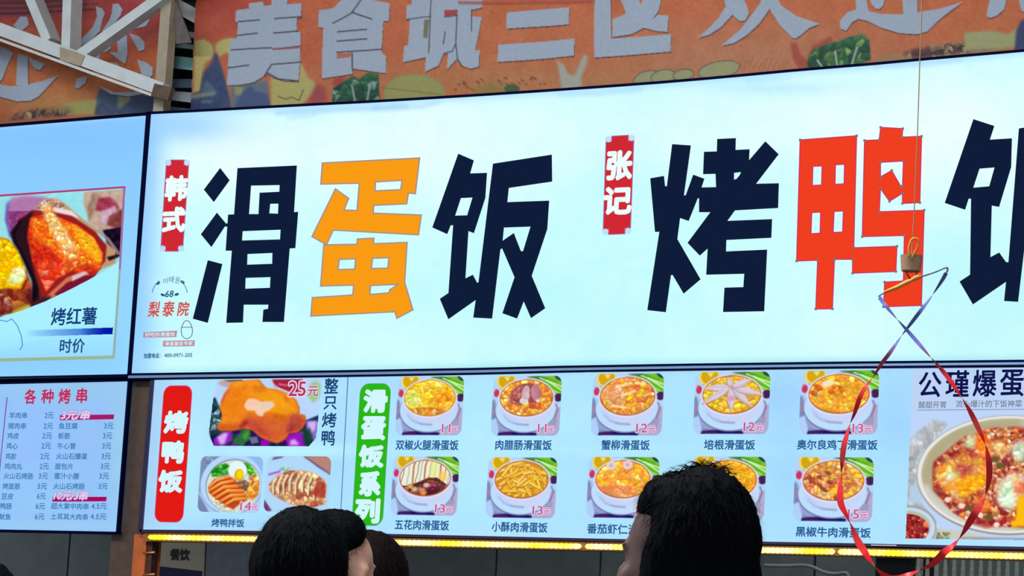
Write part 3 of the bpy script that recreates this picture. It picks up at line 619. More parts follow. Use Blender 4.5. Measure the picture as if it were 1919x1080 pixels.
# the dish template, in units of a 1030 x 840 picture
def dish(style, seed):
    cv = CV(0, 0, 1030, 840, 0.165, (178, 214, 250))
    cv.poly([(0, 330), (40, 340), (60, 450), (100, 560), (20, 640), (0, 640)], (110, 112, 160), .8, soft=10)
    cv.poly([(0, 450), (50, 440), (60, 520), (0, 560)], (176, 130, 170), .7, soft=8)
    cv.poly([(860, 500), (1030, 440), (1030, 840), (560, 840), (700, 790)], (176, 172, 208), soft=5)
    for k in range(6): cv.seg([(870 + k * 22, 590 + k * 6), (840 + k * 22, 680 + k * 12)], 9, (96, 104, 140), .6, soft=8)
    cv.poly([(60, 600), (130, 620), (330, 790), (100, 840), (70, 800)], (132, 140, 190), .7, soft=12); cv.poly([(0, 620), (70, 600), (130, 800), (100, 840), (0, 840)], (176, 208, 250), soft=8)
    for k in range(5): cv.seg([(130 + k * 26, 760 + k * 6), (124 + k * 26, 810)], 8, (70, 66, 110), .6, soft=6)
    cv.poly([(120, 800), (330, 780), (560, 790), (690, 800), (690, 836), (110, 838)], (24, 10, 92), soft=8); cv.poly([(120, 800), (330, 786), (330, 830), (120, 836)], (120, 40, 100), .45, soft=8)
    cv.ell(160, 70, 150, 130, (232, 214, 120)) if False else None
    cv.ell(195, 70, 142, 128, (236, 216, 110), soft=10); cv.ell(198, 62, 118, 106, (214, 168, 16), soft=10); cv.poly([(160, 10), (255, 10), (215, 75)], (246, 226, 150), .9, soft=8)
    cv.put(np.clip((6 - cv.Y) / 8, 0, 1), (222, 220, 180))
    cv.seg([(110, 170), (180, 205), (240, 195)], 16, (170, 140, 120), .6, soft=10)
    cv.ell(58, 240, 40, 56, (204, 52, 92), soft=12); cv.poly([(22, 160), (50, 200), (30, 230)], (214, 120, 150), .8, soft=6)
    cv.poly([(500, 6), (760, 0), (960, 0), (1030, 60), (1030, 250), (960, 268), (880, 180), (760, 90)], (120, 190, 50), soft=6)
    cv.poly([(500, 4), (700, 0), (840, 40), (780, 80), (640, 40)], (56, 120, 70), .9, soft=8)
    for a, b, c, w in (((700, 30), (1030, 150), (226, 250, 180), 18), ((760, 90), (1030, 236), (90, 190, 20), 30), ((800, 60), (1030, 200), (214, 244, 214), 20), ((730, 20), (960, 90), (66, 170, 20), 16), ((880, 190), (1030, 262), (180, 226, 120), 20)): cv.seg([a, b], w, c, .9, soft=10)
    cv.ell(985, 20, 70, 40, (34, 60, 84), .5, .9, soft=12)
    cv.ell(990, 305, 62, 58, (70, 34, 84), -.3, soft=12)
    cv.seg([(960, 400), (990, 470), (950, 600)], 22, (130, 90, 130), .7, soft=14)
    cv.ell(500, 490, 452, 318, (116, 122, 168), soft=10); cv.ell(505, 478, 448, 312, (190, 222, 252), soft=10)
    cv.poly([(112, 300), (118, 420), (170, 550), (270, 640), (420, 690), (600, 695), (780, 650), (890, 540), (935, 420), (942, 300)], (202, 214, 248), soft=8)
    cv.seg([(190, 560), (280, 640), (400, 680), (560, 690)], 20, (120, 134, 172), .75, soft=30); cv.seg([(170, 520), (230, 590), (330, 640)], 60, (186, 208, 250), .7, soft=50)
    cv.ell(512, 312, 422, 282, (226, 224, 250), soft=8); cv.ell(512, 310, 402, 262, (176, 96, 60) if style != 'yellow' else (206, 130, 40), soft=8)
    M = cv.m_ell(512, 308, 388, 248, soft=8)
    full = lambda n, pal, edge, **k: cv.chunks(M, int(n * 1.35), [tuple(min(255, v + 10) for v in c) for c in pal], edge, seed, **k)
    if style == 'yellow':
        full(150, [(252, 220, 20), (250, 200, 20), (240, 230, 60), (252, 180, 20), (255, 236, 120)], (214, 130, 10), ax=1.4)
        cv.chunks(M * cv.m_ell(240, 330, 150, 120, soft=60), 34, [(226, 240, 130), (200, 226, 60), (244, 246, 180)], (180, 190, 20), seed + 1); cv.chunks(M * cv.m_ell(720, 330, 150, 120, soft=60), 30, [(255, 170, 20), (250, 140, 20), (255, 190, 60)], (220, 110, 10), seed + 2)
        cv.chunks(M * cv.m_ell(470, 500, 330, 60, soft=30), 26, [(240, 170, 40), (200, 110, 40), (250, 214, 140)], (150, 80, 30), seed + 3)
    elif style == 'sausage':
        full(110, [(252, 190, 30), (250, 160, 30), (240, 120, 40), (255, 220, 120), (220, 100, 50)], (176, 70, 30), ax=1.3)
        cv.poly([(250, 260), (330, 170), (430, 110), (560, 100), (680, 130), (740, 260), (690, 380), (540, 420), (380, 410), (270, 370)], (130, 50, 76), soft=8)
        cv.chunks(cv.m_poly([(250, 270), (340, 180), (440, 130), (440, 400), (300, 370)], 4), 26, [(190, 70, 90), (150, 50, 80), (214, 110, 120)], (100, 30, 60), seed + 4)
        cv.ell(500, 260, 60, 130, (206, 170, 204), .1, soft=8); cv.ell(650, 240, 72, 120, (184, 110, 150), -.2, soft=8); cv.ell(480, 360, 70, 44, (222, 206, 230), .3, soft=8); cv.noise(40, .1, cv.m_ell(560, 260, 200, 150), seed)
        cv.chunks(M * cv.m_ell(640, 420, 180, 46, soft=10), 12, [(250, 130, 50), (230, 190, 60), (200, 60, 40)], (160, 60, 20), seed + 5); cv.ell(688, 350, 28, 24, (240, 220, 220), soft=6)
    elif style == 'crab':
        full(150, [(250, 170, 40), (252, 200, 40), (244, 140, 70), (255, 226, 150), (230, 90, 50), (250, 210, 20)], (170, 70, 30), ax=1.7, rot=-.3)
        cv.chunks(M * cv.m_ell(320, 280, 170, 130, soft=50), 24, [(250, 190, 150), (244, 150, 120), (255, 226, 200), (250, 176, 60)], (200, 80, 40), seed + 1, ax=2, rot=-.5)
        for a, b in (((430, 300), (620, 240)), ((300, 440), (480, 460)), ((620, 130), (760, 140)), ((350, 180), (560, 130))): cv.seg([a, b], 34, (255, 240, 190), .8, soft=16)
    elif style == 'bacon':
        full(90, [(250, 200, 30), (240, 170, 30), (255, 190, 60), (244, 214, 60)], (150, 110, 40))
        c0 = (500, 210)
        for (x, y), w in (((130, 230), 92), ((110, 440), 86), ((510, 545), 104), ((790, 480), 92), ((930, 320), 92), ((780, 110), 92), ((450, 80), 80)):
            dx, dy = x - c0[0], y - c0[1]; L = math.hypot(dx, dy); nx, ny = -dy / L * w / 2, dx / L * w / 2; f = lambda t, q: (c0[0] + dx * t + nx * q, c0[1] + dy * t + ny * q)
            ply = [f(.04, .2), f(.3, 1), f(.6, 1), f(1, .15), f(1, -.15), f(.6, -1), f(.3, -1), f(.04, -.2)]
            cv.poly(ply, (150, 120, 110), soft=6); cv.poly([(c0[0] + (a - c0[0]) * .97 + 4, c0[1] + (b - c0[1]) * .97 - 8) for a, b in ply], (224, 206, 224), soft=6)
            cv.seg([f(.2, .3), f(.6, .4), f(.85, 0)], 10, (176, 160, 190), .6, soft=10); cv.seg([f(.75, -.3), f(.98, 0)], 18, (250, 200, 170), .7, soft=12)
        cv.ell(505, 360, 60, 36, (214, 160, 190), soft=20)
    elif style == 'orange':
        full(120, [(252, 180, 30), (250, 200, 20), (255, 160, 40), (246, 130, 30), (255, 220, 90)], (196, 96, 20), ax=1.3)
        cv.ell(360, 170, 90, 44, (240, 240, 220), -.2, .9, soft=24); cv.chunks(M * cv.m_ell(210, 260, 90, 80, soft=20), 8, [(240, 120, 30), (200, 80, 20), (255, 190, 110)], (150, 60, 20), seed + 1)
        cv.chunks(M * cv.m_ell(470, 260, 110, 70, soft=20), 10, [(226, 110, 20), (206, 90, 10), (240, 140, 40)], (160, 60, 10), seed + 2)
    elif style == 'belly':
        full(60, [(110, 50, 40), (150, 80, 60), (90, 30, 40), (190, 130, 90)], (60, 20, 30))
        top = M * cv.m_poly([(90, 340), (110, 100), (500, 0), (960, 100), (960, 330), (860, 400), (700, 300), (560, 300), (430, 360), (260, 420), (150, 420)], 3); cv.put(top, (236, 240, 214))
        xs = [150, 230, 300, 370, 420, 480, 560, 640, 720, 800, 860]
        for k, x in enumerate(xs): 
            q = cv.m_seg([(x + 60, 40), (x + 30, 130), (x + 24, 240), (x - 20 + (k % 3) * 20, 400)], 12 + (k % 3) * 7, soft=8) * top; cv.put(q, [(150, 84, 70), (170, 190, 200), (186, 110, 70)][k % 3], .9)
        cv.put(top * cv.m_ell(640, 180, 60, 200, soft=50), (232, 240, 130), .7); cv.put(top * cv.m_ell(790, 280, 60, 80, soft=30), (250, 206, 90), .8)
        cv.seg([(240, 430), (430, 400), (570, 320), (700, 340), (820, 400)], 26, (84, 40, 30), .9, soft=12)
        for x, y, c in ((360, 470, (200, 160, 140)), (480, 480, (190, 130, 100)), (540, 410, (206, 170, 170)), (660, 410, (150, 60, 80)), (640, 460, (110, 20, 60)), (740, 400, (110, 50, 60)), (500, 520, (220, 130, 60)), (290, 430, (200, 150, 60))): cv.ell(x, y, 50, 34, c, soft=14); cv.ell(x, y, 16, 12, tuple(min(255, v + 40) for v in c), soft=8)
    elif style == 'fries':
        cv.put(M, (206, 130, 20)); r = np.random.default_rng(seed)
        for k in range(62):
            a, q = r.uniform(0, 6.28), math.sqrt(r.uniform(0, .9)); x, y = 512 + math.cos(a) * 370 * q, 308 + math.sin(a) * 225 * q; th = r.normal(-.3 + (x - 500) / 500, .6); L = r.uniform(60, 130)
            p = [(x - math.cos(th) * L, y - math.sin(th) * L), (x, y - r.uniform(-14, 22)), (x + math.cos(th) * L, y + math.sin(th) * L)]
            mm_ = cv.m_seg(p, 46, soft=8) * M; cv.put(mm_, (170, 90, 10), .9); cv.put(cv.m_seg([(u, v - 5) for u, v in p], 33, soft=8) * M, [(250, 200, 60), (255, 214, 110), (246, 180, 40), (250, 220, 80)][k % 4], .95)
    elif style == 'shrimp':
        full(64, [(255, 190, 20), (252, 170, 30), (255, 206, 80), (250, 140, 60), (255, 220, 120)], (226, 100, 20), ew=.3)
        cv.chunks(M * cv.m_ell(400, 470, 330, 90, soft=40), 30, [(250, 140, 90), (255, 176, 120), (244, 110, 60), (255, 210, 160)], (200, 70, 40), seed + 1)
        for x, y in ((330, 120), (570, 110)): cv.ell(x, y, 70, 60, (230, 206, 226), soft=12); cv.ell(x, y, 30, 24, (190, 170, 206), soft=14)
    elif style == 'strips':
        full(80, [(255, 190, 20), (250, 160, 20), (255, 206, 40), (244, 140, 30)], (216, 110, 10), ax=2.2, rot=.5)
    elif style == 'beef':
        full(130, [(250, 180, 40), (246, 200, 70), (240, 140, 70), (196, 80, 50), (255, 220, 150), (252, 160, 40)], (140, 40, 30), ax=1.4)
        cv.chunks(M * cv.m_ell(250, 330, 170, 170, soft=60), 26, [(220, 100, 70), (240, 170, 140), (170, 50, 40), (250, 200, 90)], (110, 24, 30), seed + 1)
        for x, y in ((460, 330), (400, 430), (440, 210), (330, 270), (560, 540)): cv.ell(x, y, 46, 26, (110, 24, 30), .5, .8, soft=16)
        cv.ell(540, 440, 70, 44, (255, 224, 40), -.3, .8, soft=18)
    if style not in ('belly', 'bacon'): cv.put(M, (255, 226, 110), .16)
    cv.seg([(470, 44), (600, 30), (720, 60)], 12, (196, 120, 110), .5, soft=12)
    return cv
def caption(s, cx, cy, w, h=18.5): text('lettering', [(s, cx, cy, w, h)], YM - 0.004, CAP, mm, bold=0.028)
DISH = [('yellow', 805, 761, 125, 110.5, '双椒火腿滑蛋饭', 800, 834.5, 117, '11', 839, 803), ('sausage', 986, 761, 129.5, 112, '肉腊肠滑蛋饭', 981, 834.5, 105, '11', 1019, 803), ('crab', 1175.5, 758.5, 134, 116.5, '蟹柳滑蛋饭', 1172, 834.5, 90, '12', 1208, 802.5),
        ('bacon', 1371, 755.5, 142, 117, '培根滑蛋饭', 1367, 834, 95, '12', 1409, 800), ('orange', 1572, 754.5, 148, 120, '奥尔良鸡丁滑蛋饭', 1568.5, 834, 150, '13', 1612, 803),
        ('belly', 796, 911, 125, 110.5, '五花肉滑蛋饭', 790.5, 984.5, 101, '13', 829, 953.5), ('fries', 977, 914.5, 131, 114, '小酥肉滑蛋饭', 973.5, 988.5, 104, '13', 1012, 957), ('shrimp', 1167, 914, 134, 115, '番茄虾仁滑蛋饭', 1167, 992.5, 134, '13', 1206, 957),
        ('strips', 1363, 915.5, 142, 119, '', 0, 0, 0, '', 0, 0), ('beef', 1561.5, 917.5, 149, 121, '黑椒牛肉滑蛋饭', 1561, 998, 140, '15', 1604, 964)]
for i, (st, cx, cy, w, h, cap, ccx, ccy, cw, pr, px_, py_) in enumerate(DISH):
    dp_ = print_card('dish_picture', dish(st, 100 + i), cx, cy, w - 1, h, YM - 0.004, mm)
    if cap: caption(cap, ccx, ccy, cw)
    if pr: price(pr, px_, py_, 42 * w / 130, 17 * h / 112, dp_)

# whole roast duck picture (units: 1495 x 910, from a 7.2x view)
cv = CV(0, 0, 1495, 910, 0.15, (184, 214, 250)); q = lambda *p: [(x - 75, y - 70) for x, y in p]
cv.noise(200, .02, seed=4)
cv.poly(q((155, 120), (230, 80), (330, 80), (330, 190), (200, 160)), (190, 168, 160), soft=6); cv.poly(q((230, 86), (500, 76), (490, 110), (330, 110)), (84, 74, 90), soft=6)
cv.poly(q((95, 330), (140, 320), (200, 450), (240, 560), (240, 700), (190, 800), (80, 790)), (30, 60, 80), soft=8); cv.chunks(cv.m_poly(q((90, 380), (200, 430), (250, 560), (220, 760), (90, 780)), 8), 22, [(40, 90, 80), (60, 120, 60), (150, 180, 210), (20, 40, 60)], (20, 40, 50), 41)
cv.poly(q((90, 780), (560, 700), (900, 840), (1560, 560), (1560, 980), (140, 980)), (30, 40, 90), soft=6)
cv.chunks(cv.m_poly(q((90, 790), (560, 740), (900, 860), (1300, 780), (1560, 680), (1560, 980), (140, 980)), 4), 60, [(50, 20, 110), (120, 10, 170), (24, 70, 60), (40, 90, 60), (30, 20, 90)], (14, 20, 60), 42)
for pts, c in ((((160, 880), (280, 790), (390, 780), (410, 900), (300, 970), (160, 970)), (150, 30, 190)), (((1120, 860), (1220, 800), (1360, 800), (1420, 980), (1180, 980)), (150, 20, 190)), (((800, 900), (870, 880), (930, 930), (900, 975), (810, 970)), (160, 0, 190)), (((1390, 640), (1560, 640), (1560, 900), (1440, 880)), (140, 110, 200))): cv.poly(q(*pts), c, soft=8)
for pts in (((200, 860), (290, 800), (350, 800), (310, 950), (250, 960)), ((1200, 900), (1260, 880), (1330, 960), (1200, 965)), ((1420, 650), (1530, 640), (1520, 760), (1440, 820))): cv.poly(q(*pts), (222, 190, 250), .9, soft=12)
cv.poly(q((420, 900), (560, 750), (640, 740), (660, 880), (560, 960), (430, 950)), (40, 110, 60), soft=8); cv.poly(q((540, 860), (610, 760), (640, 800), (600, 900)), (80, 160, 50), .9, soft=10); cv.poly(q((640, 860), (740, 850), (780, 930), (680, 950)), (130, 160, 150), .7, soft=8)
cv.poly(q((1360, 800), (1450, 720), (1510, 900), (1440, 970), (1380, 940)), (20, 60, 50), .9, soft=10)
body = q((345, 110), (500, 95), (715, 78), (760, 130), (830, 200), (960, 215), (1120, 270), (1230, 350), (1285, 450), (1290, 545), (1370, 560), (1390, 650), (1360, 720), (1290, 790), (1180, 800), (1120, 890), (1030, 935), (930, 910), (800, 860), (680, 760), (560, 740), (400, 770), (240, 770), (180, 720), (240, 640), (250, 560), (215, 470), (215, 380), (260, 260), (320, 180))
cv.poly([(x + 6, y + 8) for x, y in body], (120, 30, 50), soft=8); mb = cv.m_poly(body, 4); cv.put(mb, (240, 130, 22))
bl = lambda pts, c, a, s: cv.put(cv.m_poly(q(*pts), s) * mb, c, a)
bl([(560, 250), (900, 230), (1200, 330), (1260, 480), (1150, 600), (950, 560), (700, 330)], (246, 160, 26), .9, 40); bl([(560, 560), (800, 560), (1100, 620), (1300, 700), (1200, 820), (1050, 940), (800, 860), (560, 730)], (214, 96, 50), .95, 40)
bl([(520, 640), (700, 620), (900, 800), (1000, 920), (860, 880), (640, 740)], (196, 70, 56), .8, 30); bl([(1150, 560), (1300, 540), (1400, 640), (1340, 780), (1180, 790)], (176, 66, 60), .85, 30); bl([(180, 700), (500, 650), (560, 720), (420, 780), (200, 780)], (206, 80, 40), .8, 24); bl([(240, 600), (480, 560), (500, 660), (280, 690)], (240, 140, 40), .6, 30)
bl([(620, 150), (760, 130), (840, 230), (700, 260)], (214, 110, 20), .6, 20); bl([(340, 110), (700, 80), (760, 160), (560, 140), (420, 180)], (250, 170, 50), .7, 24); bl([(860, 520), (1120, 560), (1160, 640), (980, 610)], (200, 90, 30), .6, 14); bl([(1060, 300), (1140, 290), (1160, 380), (1090, 390)], (206, 110, 20), .6, 16)
bl([(540, 640), (620, 640), (560, 740), (480, 740)], (150, 30, 60), .7, 14); bl([(1140, 660), (1260, 700), (1200, 800), (1130, 790)], (160, 50, 70), .6, 16); bl([(215, 380), (260, 260), (320, 190), (330, 230), (270, 330), (240, 440)], (214, 90, 90), .7, 8)
cv.noise(90, .03, mb, 12); cv.noise(30, .035, mb, 13)
patch = q((570, 370), (600, 335), (700, 345), (770, 380), (920, 375), (965, 430), (880, 505), (830, 520), (800, 585), (730, 560), (690, 500), (590, 500), (540, 440))
cv.poly(patch, (246, 206, 176), soft=8); cv.poly(q((600, 350), (720, 370), (740, 440), (600, 440)), (250, 196, 170), .6, soft=16); cv.poly(q((780, 400), (900, 395), (930, 440), (850, 490), (760, 440)), (226, 206, 190), .8, soft=14)
cv.poly(q((900, 80), (1310, 80), (1300, 260), (1180, 262), (1040, 210), (940, 180)), (166, 32, 60), soft=4); cv.seg(q((910, 140), (1000, 200), (1150, 270)), 18, (226, 200, 226), .8, soft=10); cv.seg(q((1000, 145), (1100, 165)), 26, (214, 120, 140), .8, soft=12)
cv.poly(q((1480, 100), (1560, 160), (1550, 320), (1480, 400), (1400, 320), (1410, 160)), (150, 200, 120), .9, soft=14)
print_card('dish_picture', cv, 495, 773, 206, 126.5, YM - 0.004, mm, cuts=[(60, 0), (1495, 0), (1480, 480), (1465, 790), (1370, 908), (85, 910), (0, 740), (30, 250)])
text('price', [('25', 557, 729, 32, 27), ('元', 586.5, 733.5, 19, 18)], YM - 0.007, E((226, 214, 240)), mm, bold=0.11, n=10)
text('price', [('25', 557, 729, 32, 27)], YM - 0.009, E((190, 44, 84)), mm, bold=0.012, n=5); text('price', [('元', 586.5, 733.5, 19, 18)], YM - 0.009, E((176, 70, 80)), mm, bold=0.02, n=5)

# duck over rice (units of a 6.97x view, origin (365,845))
cv = CV(40, 65, 880, 805, 0.17, (176, 208, 250)); cv.poly([(40, 65), (300, 65), (100, 280), (60, 560), (40, 560)], (124, 140, 180), soft=10); cv.chunks(cv.m_poly([(120, 65), (320, 65), (180, 170), (110, 200)], 4), 14, [(180, 200, 226), (110, 130, 170), (150, 170, 200)], (100, 120, 160), 50)
cv.poly([(40, 560), (200, 805), (40, 805)], (120, 132, 172), soft=8); cv.poly([(620, 65), (880, 65), (880, 320), (800, 300)], (150, 186, 240), soft=10)
cv.ell(480, 440, 425, 400, (140, 160, 196), soft=10); cv.ell(480, 430, 420, 395, (182, 216, 252), soft=10); cv.ell(500, 450, 372, 350, (122, 144, 168), soft=14); cv.ell(505, 456, 364, 340, (214, 226, 216), soft=10)
cv.chunks(cv.m_poly([(190, 590), (330, 640), (520, 770), (700, 790), (600, 800), (380, 790), (250, 700)], 6), 60, [(236, 240, 226), (214, 220, 190), (240, 220, 190)], (150, 170, 170), 51)
cv.poly([(210, 330), (190, 270), (260, 200), (380, 160), (440, 200), (430, 300), (330, 340)], (50, 150, 30), soft=6); cv.chunks(cv.m_poly([(210, 340), (190, 270), (260, 200), (380, 160), (440, 200), (430, 310)], 8), 16, [(60, 180, 50), (100, 200, 90), (40, 140, 20)], (20, 100, 20), 52)
cv.chunks(cv.m_poly([(600, 150), (680, 150), (740, 210), (800, 270), (800, 330), (700, 320), (660, 240)], 6), 24, [(70, 190, 20), (50, 160, 20), (170, 226, 60), (190, 240, 120)], (20, 110, 20), 53)
cv.ell(550, 260, 128, 124, (150, 180, 190), .5, .8, soft=14); cv.ell(545, 250, 126, 116, (228, 246, 250), .5, soft=8); cv.ell(500, 360, 50, 30, (246, 200, 120), .3, .7, soft=16); cv.ell(570, 310, 62, 76, (226, 170, 20), soft=8); cv.ell(578, 305, 44, 56, (250, 214, 0), soft=14)
cv.chunks(cv.m_poly([(540, 400), (640, 370), (720, 420), (700, 520), (600, 530), (540, 480)], 8), 26, [(130, 90, 70), (160, 120, 80), (110, 70, 80), (170, 160, 110)], (90, 50, 40), 54)
cv.chunks(cv.m_poly([(700, 330), (800, 310), (850, 400), (850, 560), (780, 640), (680, 620), (680, 520), (730, 440)], 6), 36, [(246, 180, 60), (240, 150, 40), (214, 120, 90), (250, 206, 120)], (170, 90, 40), 55)
cv.poly([(165, 470), (240, 370), (400, 320), (520, 370), (560, 440), (680, 560), (700, 640), (600, 700), (520, 770), (400, 700), (270, 620), (180, 550)], (196, 70, 30), soft=6)
for k, p in enumerate((((190, 470), (300, 370), (440, 340)), ((190, 520), (340, 430), (500, 390)), ((230, 570), (380, 480), (560, 460)), ((280, 620), (430, 530), (630, 520)), ((350, 660), (480, 590), (660, 570)), ((410, 710), (530, 640), (680, 620)))): cv.seg(p, (34, 60, 30), (242, 132, 34), 1, soft=12); cv.seg([(x + 4, y - 18) for x, y in p], (8, 22, 8), (252, 196, 120), .8, soft=12); cv.seg([(x, y + 26) for x, y in p], (12, 18, 8), (150, 40, 20), .8, soft=10)
cv.seg([(290, 390), (370, 350)], 20, (236, 170, 170), .7, soft=12)
dp_ = print_card('dish_picture', cv, 431.5, 908, 117.5, 105.5, YM - 0.004, mm)
price('14', 466, 949, 38, 17, dp_)
caption('烤鸭拌饭', 427, 980.5, 61, 15)
# second duck dish
cv = CV(905, 65, 1770, 805, 0.17, (178, 216, 250)); cv.poly([(1390, 65), (1770, 65), (1770, 310), (1600, 210)], (96, 90, 130), soft=8); cv.poly([(1420, 65), (1770, 65), (1770, 290), (1600, 180)], (184, 134, 120), soft=8); cv.poly([(970, 120), (1000, 80), (1140, 65), (1100, 90)], (100, 80, 130), soft=8); cv.poly([(905, 640), (1020, 790), (905, 805)], (110, 60, 110), soft=8)
cv.seg([(950, 310), (1090, 270)], 30, (180, 90, 206), .9, soft=12); cv.chunks(cv.m_poly([(1080, 240), (1160, 200), (1260, 220), (1180, 260)], 8), 12, [(90, 170, 120), (190, 230, 200)], (110, 170, 160), 60)
mb = cv.m_poly([(960, 440), (1050, 330), (1200, 260), (1400, 260), (1560, 290), (1680, 370), (1730, 440), (1720, 580), (1730, 680), (1560, 740), (1350, 720), (1180, 660), (1040, 590), (970, 520)], 6)
cv.put(mb, (186, 100, 60)); cv.chunks(mb, 70, [(224, 160, 110), (240, 190, 140), (186, 100, 66), (236, 170, 130), (244, 214, 150)], (140, 70, 50), 61, ax=1.8, rot=1.3)
for k, (x, y) in enumerate(((1010, 340), (1080, 330), (1150, 320), (1230, 290), (1310, 320), (1400, 300), (1480, 340), (1560, 400))): 
    cv.put(cv.m_seg([(x + 40, y), (x, y + 100), (x + 10, y + 230)], 26, soft=12) * mb, (230, 234, 200), .85); cv.put(cv.m_seg([(x + 70, y + 10), (x + 30, y + 110), (x + 30, y + 240)], 14, soft=10) * mb, (110, 60, 40), .7)
cv.put(cv.m_poly([(1600, 370), (1730, 430), (1720, 620), (1520, 560), (1560, 500)], 8) * mb, (170, 50, 40), .8)
print_card('dish_picture', cv, 557, 908, 121, 105.5, YM - 0.004, mm)

# right panel: poached egg feature (units of a 4.154x view, origin (1699,760))
S = 4.154
plate('feature_panel', [([(1711, 692), (2084, 689), (2080, 1016), (1697, 1009)], [])], YM - 0.003, 0.001, E((190, 212, 246)), mm)
cv = CV(-20, -70, 1600, 1060, 0.26, (190, 214, 250)); cv.chunks(cv.m_poly([(-20, 300), (200, 110), (330, 140), (90, 400), (60, 700), (200, 860), (300, 1060), (-20, 1060)], 8), 70, [(206, 206, 206), (190, 192, 200), (176, 178, 180), (222, 226, 232)], (160, 164, 170), 70, ax=1.5, rot=-.7, ew=.8)
cv.poly([(20, 620), (110, 610), (120, 760), (20, 760)], (180, 206, 230), soft=12); cv.poly([(230, 960), (470, 980), (700, 1060), (200, 1060)], (206, 204, 190), soft=10); cv.chunks(cv.m_poly([(240, 990), (340, 990), (330, 1060), (220, 1060)], 4), 14, [(150, 160, 120), (200, 200, 180), (120, 130, 90)], (110, 110, 90), 71)
cv.seg([(430, 1040), (1600, 1060)], 30, (140, 120, 120), .6, soft=20)
cv.ell(800, 545, 722, 466, (150, 136, 116), soft=12); cv.ell(800, 540, 716, 458, (232, 232, 228), soft=8); cv.ell(806, 540, 690, 438, (196, 194, 176), soft=12)
cv.put(cv.m_poly([(100, 560), (160, 340), (360, 180), (640, 110), (900, 100), (900, 180), (600, 210), (330, 330), (200, 560), (260, 760), (200, 760)], 26) * cv.m_ell(806, 540, 690, 438), (176, 164, 122), .8)
cv.put(cv.m_seg([(150, 650), (260, 800), (480, 920), (800, 960)], 60, soft=50) * cv.m_ell(806, 540, 690, 438), (216, 214, 206), .8)
fm = cv.m_poly([(200, 560), (210, 440), (300, 370), (380, 300), (460, 240), (560, 220), (640, 180), (860, 170), (1100, 190), (1400, 300), (1440, 700), (1200, 900), (900, 950), (640, 940), (500, 910), (370, 840), (270, 730), (210, 660)], 6)
cv.put(fm, (180, 70, 50)); cv.chunks(fm, 1100, [(186, 50, 50), (160, 40, 50), (214, 110, 80), (244, 160, 80), (252, 206, 160), (140, 60, 60), (236, 140, 60), (246, 230, 206), (250, 190, 120)], (140, 50, 44), 72, ax=1.5, ew=.45)
cv.noise(24, .07, fm, 91)
def eggm(pts, n, pal, e, sd, soft=18): cv.chunks(cv.m_poly(pts, soft), int(n * 1.5), pal, e, sd, ew=.6, es=.35)
GD = [(252, 190, 50), (250, 160, 50), (255, 214, 110), (244, 140, 70)]
eggm([(220, 500), (330, 420), (500, 400), (640, 430), (660, 560), (600, 640), (440, 720), (320, 690), (240, 600)], 90, GD, (210, 110, 60), 73); eggm([(370, 620), (470, 570), (620, 520), (640, 600), (520, 660), (440, 720)], 36, [(255, 200, 20), (255, 180, 30), (250, 160, 30)], (230, 120, 20), 74)
eggm([(300, 520), (370, 510), (390, 570), (310, 600)], 12, [(220, 244, 190), (236, 246, 214)], (190, 220, 150), 75); eggm([(370, 460), (480, 460), (560, 510), (430, 540), (390, 510)], 24, [(200, 100, 90), (220, 140, 130), (176, 60, 60)], (150, 50, 50), 76)
eggm([(440, 260), (520, 230), (560, 260), (540, 330), (480, 340)], 16, [(226, 246, 190), (240, 240, 226), (206, 226, 160)], (200, 200, 140), 77); eggm([(540, 230), (600, 200), (660, 280), (650, 420), (600, 420), (540, 350)], 24, [(255, 130, 20), (250, 90, 20), (255, 160, 60)], (236, 70, 20), 78); eggm([(650, 280), (760, 270), (790, 380), (680, 380)], 18, [(250, 214, 140), (250, 180, 80)], (200, 120, 80), 79)
eggm([(830, 300), (914, 270), (960, 330), (900, 460), (820, 400)], 18, [(226, 246, 226), (206, 236, 190), (240, 244, 236)], (190, 200, 160), 80)
eggm([(690, 620), (800, 530), (914, 520), (914, 700), (850, 800), (740, 800)], 50, [(246, 240, 220), (250, 214, 150), (240, 200, 170)], (226, 150, 110), 81); eggm([(740, 620), (800, 560), (830, 640), (850, 780), (800, 810), (700, 740)], 16, [(226, 250, 226), (206, 244, 200), (236, 248, 240)], (190, 220, 180), 82)
cv.poly([(860, 740), (914, 680), (1100, 640), (1200, 800), (1000, 940), (820, 945), (800, 900), (850, 860)], (252, 190, 16), soft=8); eggm([(840, 620), (914, 600), (914, 690), (850, 700)], 12, [(250, 130, 80), (240, 90, 60)], (220, 80, 50), 83)
eggm([(540, 740), (620, 690), (660, 780), (600, 850), (540, 840)], 14, [(250, 140, 40), (240, 110, 40), (255, 180, 100)], (200, 70, 30), 84); cv.seg([(490, 900), (620, 940), (830, 880)], 40, (176, 20, 40), .5, soft=20)
for x, y in ((430, 785), (575, 855), (320, 735), (700, 930)): cv.ell(x, y, 22, 20, (250, 224, 200), soft=8)
for x, y in ((640, 870), (730, 470), (490, 800), (690, 420)): cv.ell(x, y, 34, 24, (110, 90, 40), soft=16)
cv.ell(20, 950, 214, 170, (150, 160, 160), soft=10); cv.ell(16, 955, 206, 160, (200, 220, 240), soft=10); cv.put(cv.m_ell(10, 940, 176, 120, soft=12), (176, 176, 140), .7); mb = cv.m_ell(10, 965, 162, 118, soft=6); cv.put(mb, (150, 30, 40)); cv.chunks(mb, 90, [(176, 50, 44), (140, 20, 34), (206, 110, 70), (160, 40, 50)], (100, 14, 26), 85)
cv.ell(148, 1005, 14, 12, (250, 206, 160), soft=6)
cv.x0, cv.y0, cv.k = 1699 + cv.x0 / S, 760 + cv.y0 / S, cv.k * S; cv.X = 1699 + cv.X / S; cv.Y = 760 + cv.Y / S
